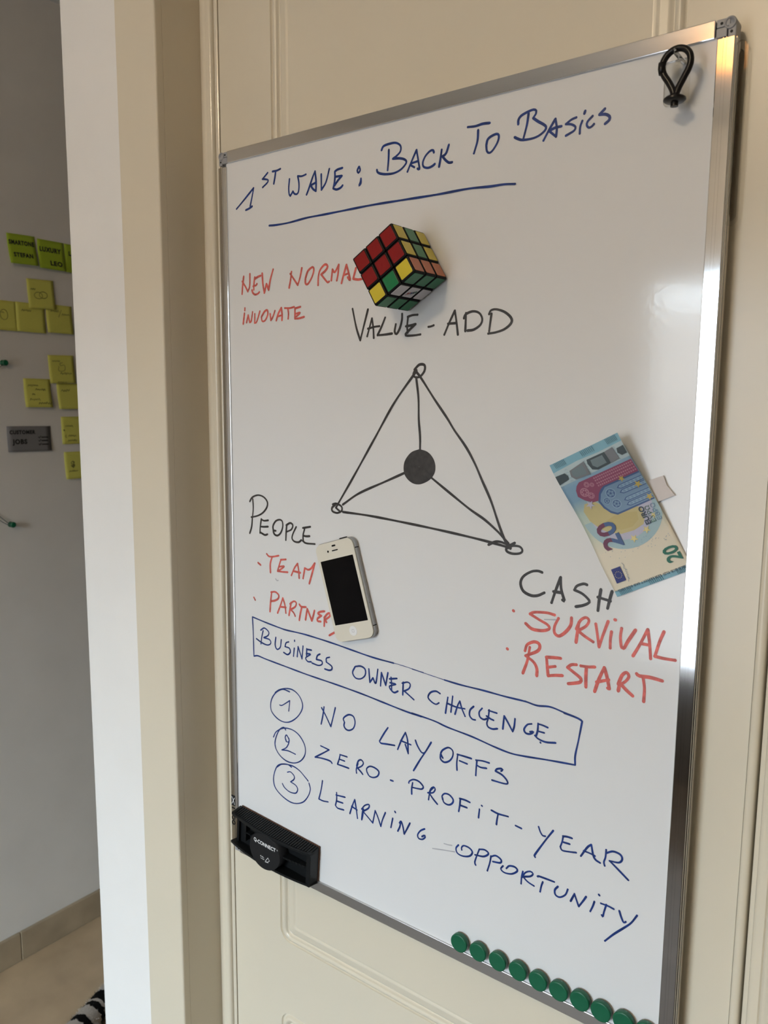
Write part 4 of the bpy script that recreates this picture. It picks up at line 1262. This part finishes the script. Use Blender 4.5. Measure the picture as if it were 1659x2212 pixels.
# round label, cambered like the front
bm = NB()
def lab_y(x): return ed_(x) - .0008
t = NB(); pl = [(x, z) for x, z in ell(.0268, .0232, 48, -.0005, -.0014)]
v0 = t.verts.new((-.0005, lab_y(0), -.0014)); fr = [t.verts.new((x, lab_y(x), z)) for x, z in pl]; bk = [t.verts.new((x, -.0065, z)) for x, z in pl]
for k in range(48):
    j = (k + 1) % 48
    t.faces.new([v0, fr[k], fr[j]]); f = t.faces.new([fr[k], bk[k], bk[j], fr[j]]); f.smooth = True
join(bm, t)
lb = obj('label_disc', bm, 'black_matt', er)
bm = NB()
decal(bm, text_tris('Q-CONNECT', .0068, 'CENTER', True, .95), lambda x, z: (x, lab_y(x) - .0003, z + .0068))
decal(bm, text_tris('\u00ae', .0026), lambda x, z: (x + .0212, lab_y(.0212) - .0003, z + .0095))
for run in ([(-.0062, -.0092), (-.0052, -.0080), (-.0048, -.0096)], [(-.0040, -.0090), (-.0032, -.0090)], [(-.0026, -.0082), (-.0020, -.0098), (-.0016, -.0082)], [(-.0010, -.0094), (.0004, -.0094)],
            [(-.0056, -.0116), (.0008, -.0116)], [(.0030, -.0122), (.0072, -.0062), (.0100, -.0096), (.0062, -.0128), (.0030, -.0122)], [(.0024, -.0136), (.0080, -.0128)]):
    stroke(bm, [(x, z, 1) for x, z in run], .00055, 0, .0008, lambda x, y, z: (x, lab_y(x) - .0003, z))
obj('label_print', bm, 'white_print', lb)

# ------------------------------------------------------------------ clear hook and black key clip
hk = thing('clear_hook', (.5324, 0, ZB - .0425), label='clear adhesive hook behind the black clip at the top right of the whiteboard', cat='hook')
bm = prism(NB(), rr(.5226, .5424, ZB - .0425, ZB - .0085, .003), -.0022, -.0003, bev=.0005)
obj('base_plate', bm, 'clear', hk, world=True)
bm = tube(NB(), [(.5375, -.0020, ZB - .0120), (.5375, -.0120, ZB - .0115), (.5375, -.0205, ZB - .0112), (.5375, -.0240, ZB - .0106), (.5375, -.0256, ZB - .0092)], .0017, 10)
obj('hook_arm', bm, 'clear', hk, world=True)
cl = thing('key_clip', (.5378, -.0200, ZB - .0490), label='black plastic loop clip hanging at the top right of the whiteboard', cat='clip')
path = [(.6, 0), (2.2, 6), (6.0, 14), (9.6, 21.5), (11.0, 27.5), (10.0, 34), (6.0, 39.0), (.2, 40.8), (-5.8, 38.8), (-10.0, 33.6), (-11.2, 27), (-9.6, 20.5), (-5.6, 13.5), (-2.0, 6), (-.6, 0)]
run = crom([(a, b, 0) for a, b in path], 1.2)[0]
bm = tube(NB(), [(p.x / 1000 * .98, 0, .0065 + p.y / 1000 * .86) for p in run], .0026, 12)
obj('loop', bm, 'black_clip', cl, smooth=False)
bm = tube(NB(), [(-.0113, -.0004, .0335), (-.0115, -.0004, .0290), (-.0108, -.0004, .0250)], [.0027, .0028, .0026], 12)
obj('gate', bm, 'black_clip', cl)
bm = lathe(NB(), [(.0015, -.0012), (.0030, -.0010), (.0030, .0020), (.0072, .0024), (.0086, .0036), (.0086, .0048), (.0070, .0062), (.0034, .0070), (.0030, .0084), (.0012, .0086)], 'z', 32)
obj('swivel_base', bm, 'black_clip', cl, smooth=True)

# ------------------------------------------------------------------ sticky notes on the corridor wall
def sticky(y, z, m, label, ang=0.0, curl=.004, lines=(), ink='pen', w=.076, h=.076, lift=.0006, name='sticky_note', group='sticky notes on the corridor wall', cat='sticky note', side=0.0):
    """y, z = upper left corner on the wall; the sheet hangs from its top edge and curls away from the wall"""
    o = thing(name, (XL, y, ZB + z), (0, 0, math.radians(90)), label, cat, group)
    o.rotation_euler = (Matrix.Rotation(math.radians(90), 3, 'Z') @ Matrix.Rotation(math.radians(ang), 3, 'Y')).to_euler()
    def mp(x, zz, off=0.0):
        a, b = x / w, -zz / h
        return Vector((x, -(lift + curl * b * b + side * a * b) - off, zz))
    bm = NB(); n = 8
    g = [[bm.verts.new(mp(w * i / n, -h * j / n)) for j in range(n + 1)] for i in range(n + 1)]
    for i in range(n):
        for j in range(n):
            f = bm.faces.new([g[i][j], g[i + 1][j], g[i + 1][j + 1], g[i][j + 1]]); f.smooth = True
    p = obj('paper', bm, m, o)
    sm = p.modifiers.new('thickness', 'SOLIDIFY'); sm.thickness = .00025; sm.offset = 0
    if lines:
        bm = NB()
        for ln in lines:
            if ln[0] == 't':
                _, s, x, zz, size = ln[:5]
                decal(bm, text_tris(s, size, bold=2, sx=ln[5] if len(ln) > 5 else 1), lambda a, b: mp(x + a, -zz + b, .0005))
            elif ln[0] == 'w':                       # a scribbled, unreadable word
                _, x, zz, ww, hh, th = ln
                k = max(4, int(ww / hh * 2.2)); pts = [(x + ww * q / k, -zz + (hh / 2) * (1 if q % 2 else -1) * random.uniform(.35, 1), 0) for q in range(k + 1)]
                stroke(bm, pts, th, .0005, .0015, lambda a, y_, b: mp(a, b, y_))
            else:                                    # 's' a plain stroke
                _, th, pts = ln
                stroke(bm, [(a, -b, 0) for a, b in pts], th, .0005, .0015, lambda a, y_, b: mp(a, b, y_))
        obj('writing', bm, ink, o)
    return o
def ring(cx, cz, rx, rz): return [(cx + rx * math.cos(k * .45), cz + rz * math.sin(k * .45)) for k in range(15)]
mm = .001
sticky(.4180, .1415, 's_green', 'lime green sticky note with two written lines, leftmost of the green notes', -1.5, .012,
       [('t', 'SMARTONE', .004, .0265, .0150, .80), ('t', 'STEFAN', .013, .0575, .0150, .92)], lift=.0016)
sticky(.5012, .1403, 's_green', 'lime green sticky note reading LUXURY, in the middle of the green notes', 0.5, .010,
       [('t', 'LUXURY', .005, .0305, .0165, .88), ('t', 'LEO', .032, .0645, .0165, 1.1)], lift=.0010)
sticky(.5790, .1395, 's_green', 'lime green sticky note mostly hidden behind the white wall strip', 0.5, .006, [('t', 'L', .012, .03, .016)], lift=.0003)
sticky(.4646, .0335, 's_yel', 'yellow sticky note with two linked rings drawn on it', -1.5, .004,
       [('w', .010, .026, .013, .005, .0013), ('s', .0013, ring(.030, .042, .0115, .0085)), ('s', .0013, ring(.044, .040, .0115, .0085))], 'pen_soft', lift=.0030)
sticky(.3600, -.0290, 's_yel', 'yellow sticky note cut off by the left edge of the photo, with a drawn circle', 0.5, .006,
       [('s', .0013, ring(.040, .036, .010, .013)), ('w', .030, .030, .010, .005, .0013)], 'pen_soft', lift=.0008)
sticky(.4322, -.0290, 's_yel', 'yellow sticky note below the one with linked rings', 0.8, .005, [('w', .016, .020, .026, .006, .0013)], 'pen_soft', w=.0800, lift=.0018)
sticky(.5163, -.0265, 's_yel', 'yellow sticky note in the middle row beside the white wall strip, with a slash', 0.5, .008,
       [('w', .014, .017, .024, .006, .0013), ('s', .0012, [(.045, .013), (.036, .032)]), ('w', .046, .024, .022, .006, .0013)], 'pen_soft', lift=.0012)
sticky(.5142, -.1622, 's_yel', 'yellow sticky note with a small box sketch and three scribbled words', -1.5, .005,
       [('w', .012, .016, .022, .005, .0013), ('s', .0013, [(.030, .030), (.029, .042), (.046, .041), (.047, .027), (.036, .028), (.034, .022), (.042, .020)]), ('w', .033, .049, .033, .006, .0015), ('w', .022, .073, .026, .004, .0012)], 'pen_soft', lift=.0028)
sticky(.5370, -.2375, 's_yel', 'yellow sticky note with one short scribbled word, tucked under another note', 0.0, .010, [('w', .013, .019, .025, .007, .0016)], 'pen_soft', h=.070, lift=.0008)
sticky(.4425, -.2262, 's_yel', 'yellow sticky note filled with five scribbled lines', 0.5, .008,
       [('w', .012, .018, .028, .006, .0014), ('w', .032, .029, .028, .006, .0014), ('w', .022, .041, .007, .005, .0014), ('w', .014, .055, .028, .006, .0013), ('w', .037, .065, .036, .007, .0017)], 'pen_soft', w=.0755, lift=.0012, side=.004)
sticky(.5455, -.3288, 's_yel', 'yellow sticky note right of the grey card, with a black dot', 0.0, .003,
       [('w', .012, .026, .023, .006, .0014), ('s', .0040, [(.007, .037), (.008, .038)]), ('w', .020, .053, .023, .006, .0014), ('w', .017, .066, .027, .006, .0014), ('s', .0012, [(.013, .050), (.010, .055), (.014, .058)])], 'pen_soft')
sticky(.5497, -.4267, 's_yel', 'yellow sticky note with a dollar sign, lowest of the notes', 0.0, .007,
       [('t', '$', .019, .042, .022, 1.0), ('w', .012, .054, .026, .005, .0014)], 'pen_soft')
sticky(.3898, -.3520, 's_grey', 'grey card reading CUSTOMER JOBS with a drawn checklist', 0.8, .004,
       [('t', 'CUSTOMER', .007, .0205, .0135, .92), ('t', 'JOBS', .015, .0465, .0165, 1.02)] +
       [('s', .0034, [(.096, z_), (.113, z_)]) for z_ in (.030, .039, .049)] + [('s', .0022, [(.087, z_ - .002), (.089, z_ + .001), (.093, z_ - .004)]) for z_ in (.031, .040, .050)],
       'pen', w=.122, h=.067, lift=.0016, name='index_card', group=None, cat='card')

# green push pins with grey wire
def pin(y, z, label, wires):
    o = thing('push_pin', (XL, y, ZB + z), (0, math.radians(90), 0), label, 'push pin', 'green pins on the corridor wall')
    bm = lathe(NB(), [(.0036, .0006), (.0068, .0010), (.0074, .0026), (.0060, .0042), (.0046, .0060), (.0046, .0110), (.0058, .0130), (.0076, .0150), (.0076, .0180), (.0058, .0195)], 'z', 24)
    obj('pin_head', bm, 'magnet', o, smooth=True)
    bm = lathe(NB(), [(.0006, -.004), (.0006, .0010)], 'z', 8)
    obj('pin_needle', bm, 'steel', o)
    bm = NB()
    for wpts in wires: tube(bm, wpts, .0009, 8)
    obj('wire', bm, 'wire', o)
# pin axes: local z points into the room, local x points down, local y along the wall
pin(.3885, -.1885, 'upper green push pin on the corridor wall at the left photo edge', [[(.002, 0, .008), (.012, -.010, .006), (.028, -.030, .004), (.05, -.06, .003)]])
pin(.3850, -.6110, 'lower green push pin on the corridor wall holding two grey wires', [[(.002, -.002, .008), (-.012, -.016, .006), (-.030, -.034, .004), (-.06, -.07, .003)], [(.004, -.003, .009), (-.008, -.022, .007), (-.026, -.043, .005), (-.055, -.08, .004)]])

# ------------------------------------------------------------------ striped plush roll on the corridor floor
fz = bpy.data.materials.new('striped_plush'); fz.use_nodes = True
n_ = fz.node_tree; b_ = n_.nodes['Principled BSDF']; b_.inputs['Roughness'].default_value = .95; b_.inputs['Specular IOR Level'].default_value = .1
tc = n_.nodes.new('ShaderNodeTexCoord'); sp = n_.nodes.new('ShaderNodeSeparateXYZ'); no = n_.nodes.new('ShaderNodeTexNoise'); no.inputs['Scale'].default_value = 70
ad = n_.nodes.new('ShaderNodeMath'); ad.operation = 'MULTIPLY_ADD'; ad.inputs[1].default_value = .016
mr = n_.nodes.new('ShaderNodeMapRange'); mr.inputs['From Min'].default_value = -.242; mr.inputs['From Max'].default_value = .258
rp = n_.nodes.new('ShaderNodeValToRGB'); rp.color_ramp.interpolation = 'CONSTANT'
BL_, WH_ = (.005, .005, .005, 1), (.42, .38, .34, 1)
el = rp.color_ramp.elements
el[0].color = WH_; el[1].position = .99; el[1].color = WH_
for y0_, y1_ in ((-.160, -.135), (-.115, -.0924), (-.0617, -.048), (-.037, -.0083), (.028, .048), (.080, .110), (.140, .165), (.190, .220)):
    q_ = el.new((y0_ + .25) / .5); q_.color = BL_
    q_ = el.new((y1_ + .25) / .5); q_.color = WH_
L_ = n_.links.new
L_(tc.outputs['Object'], no.inputs['Vector']); L_(tc.outputs['Object'], sp.inputs[0]); L_(no.outputs['Fac'], ad.inputs[0]); L_(sp.outputs['Y'], ad.inputs[2])
L_(ad.outputs[0], mr.inputs['Value']); L_(mr.outputs[0], rp.inputs[0]); L_(rp.outputs[0], b_.inputs['Base Color'])
roll = thing('plush_roll', (-.950, .375, 0), (0, 0, math.radians(22)), 'black and white striped fuzzy roll lying on the corridor floor', 'plush')
bm = NB()
P, Rr = [], []
for k in range(60):
    s = k / 59
    P.append((0.012 * math.sin(s * 3), -.20 + .48 * s, .0315)); Rr.append(.030 * min(1, (s * 14 + .15), ((1 - s) * 14 + .15)))
tube(bm, P, Rr, 40)
for v in bm.verts:
    v.co += Vector((random.uniform(-1, 1), random.uniform(-1, 1), random.uniform(-1, 1))) * .0011
ro = obj('striped_body', bm, fz, roll)
bm = NB()
for v in list(ro.data.vertices):
    if v.co.z < .004: continue
    c = Vector((v.co.x, v.co.y, v.co.z)); ax = Vector((0.012 * math.sin((v.co.y + .2) / .48 * 3), v.co.y, .0315)); d = (c - ax).normalized()
    for q in range(2):
        b = c + Vector((random.uniform(-1, 1), random.uniform(-1, 1), random.uniform(-1, 1))) * .003
        tip = b + d * .0035 + Vector((random.uniform(-1, 1), random.uniform(-1, 1), random.uniform(-1, 1))) * .002
        sd = d.cross(Vector((random.uniform(-1, 1), random.uniform(-1, 1), random.uniform(-1, 1)))).normalized() * .0006
        bm.faces.new([bm.verts.new(b - sd), bm.verts.new(b + sd), bm.verts.new(tip)])
tag(obj('pile', bm, fz, roll), kind='stuff')

# ------------------------------------------------------------------ pendant lamp in the room, behind the camera
def pendant(x, y, drop, r, m, label):
    lm = thing('pendant_lamp', (x, y, ZC), label=label, cat='lamp')
    bm = lathe(NB(), [(.05, 0), (.05, -.012), (.02, -.024), (.008, -.026)], 'z', 32); obj('ceiling_rose', bm, 'brass', lm, smooth=True)
    bm = tube(NB(), [(0, 0, -.02), (0, 0, -drop * .6), (0, 0, -drop)], .003, 8); obj('cord', bm, 'brass', lm)
    prof_ = [(.2 * r, -drop + .005), (.45 * r, -drop - .004)] + [(r * math.sin(math.radians(a)), -drop - r * .75 + r * .78 * math.cos(math.radians(a))) for a in range(30, 180, 15)] + [(.003, -drop - r * 1.53)]
    bm = lathe(NB(), prof_, 'z', 40); obj('glass_shade', bm, m, lm, smooth=True)
pendant(.38, -1.60, .05, .10, 'lamp_glass', 'large bright warm glass pendant lamp hanging from the ceiling behind the camera')
pendant(.115, -1.66, .06, .06, 'lamp_dim', 'small dim orange glass pendant lamp hanging from the ceiling behind the camera')
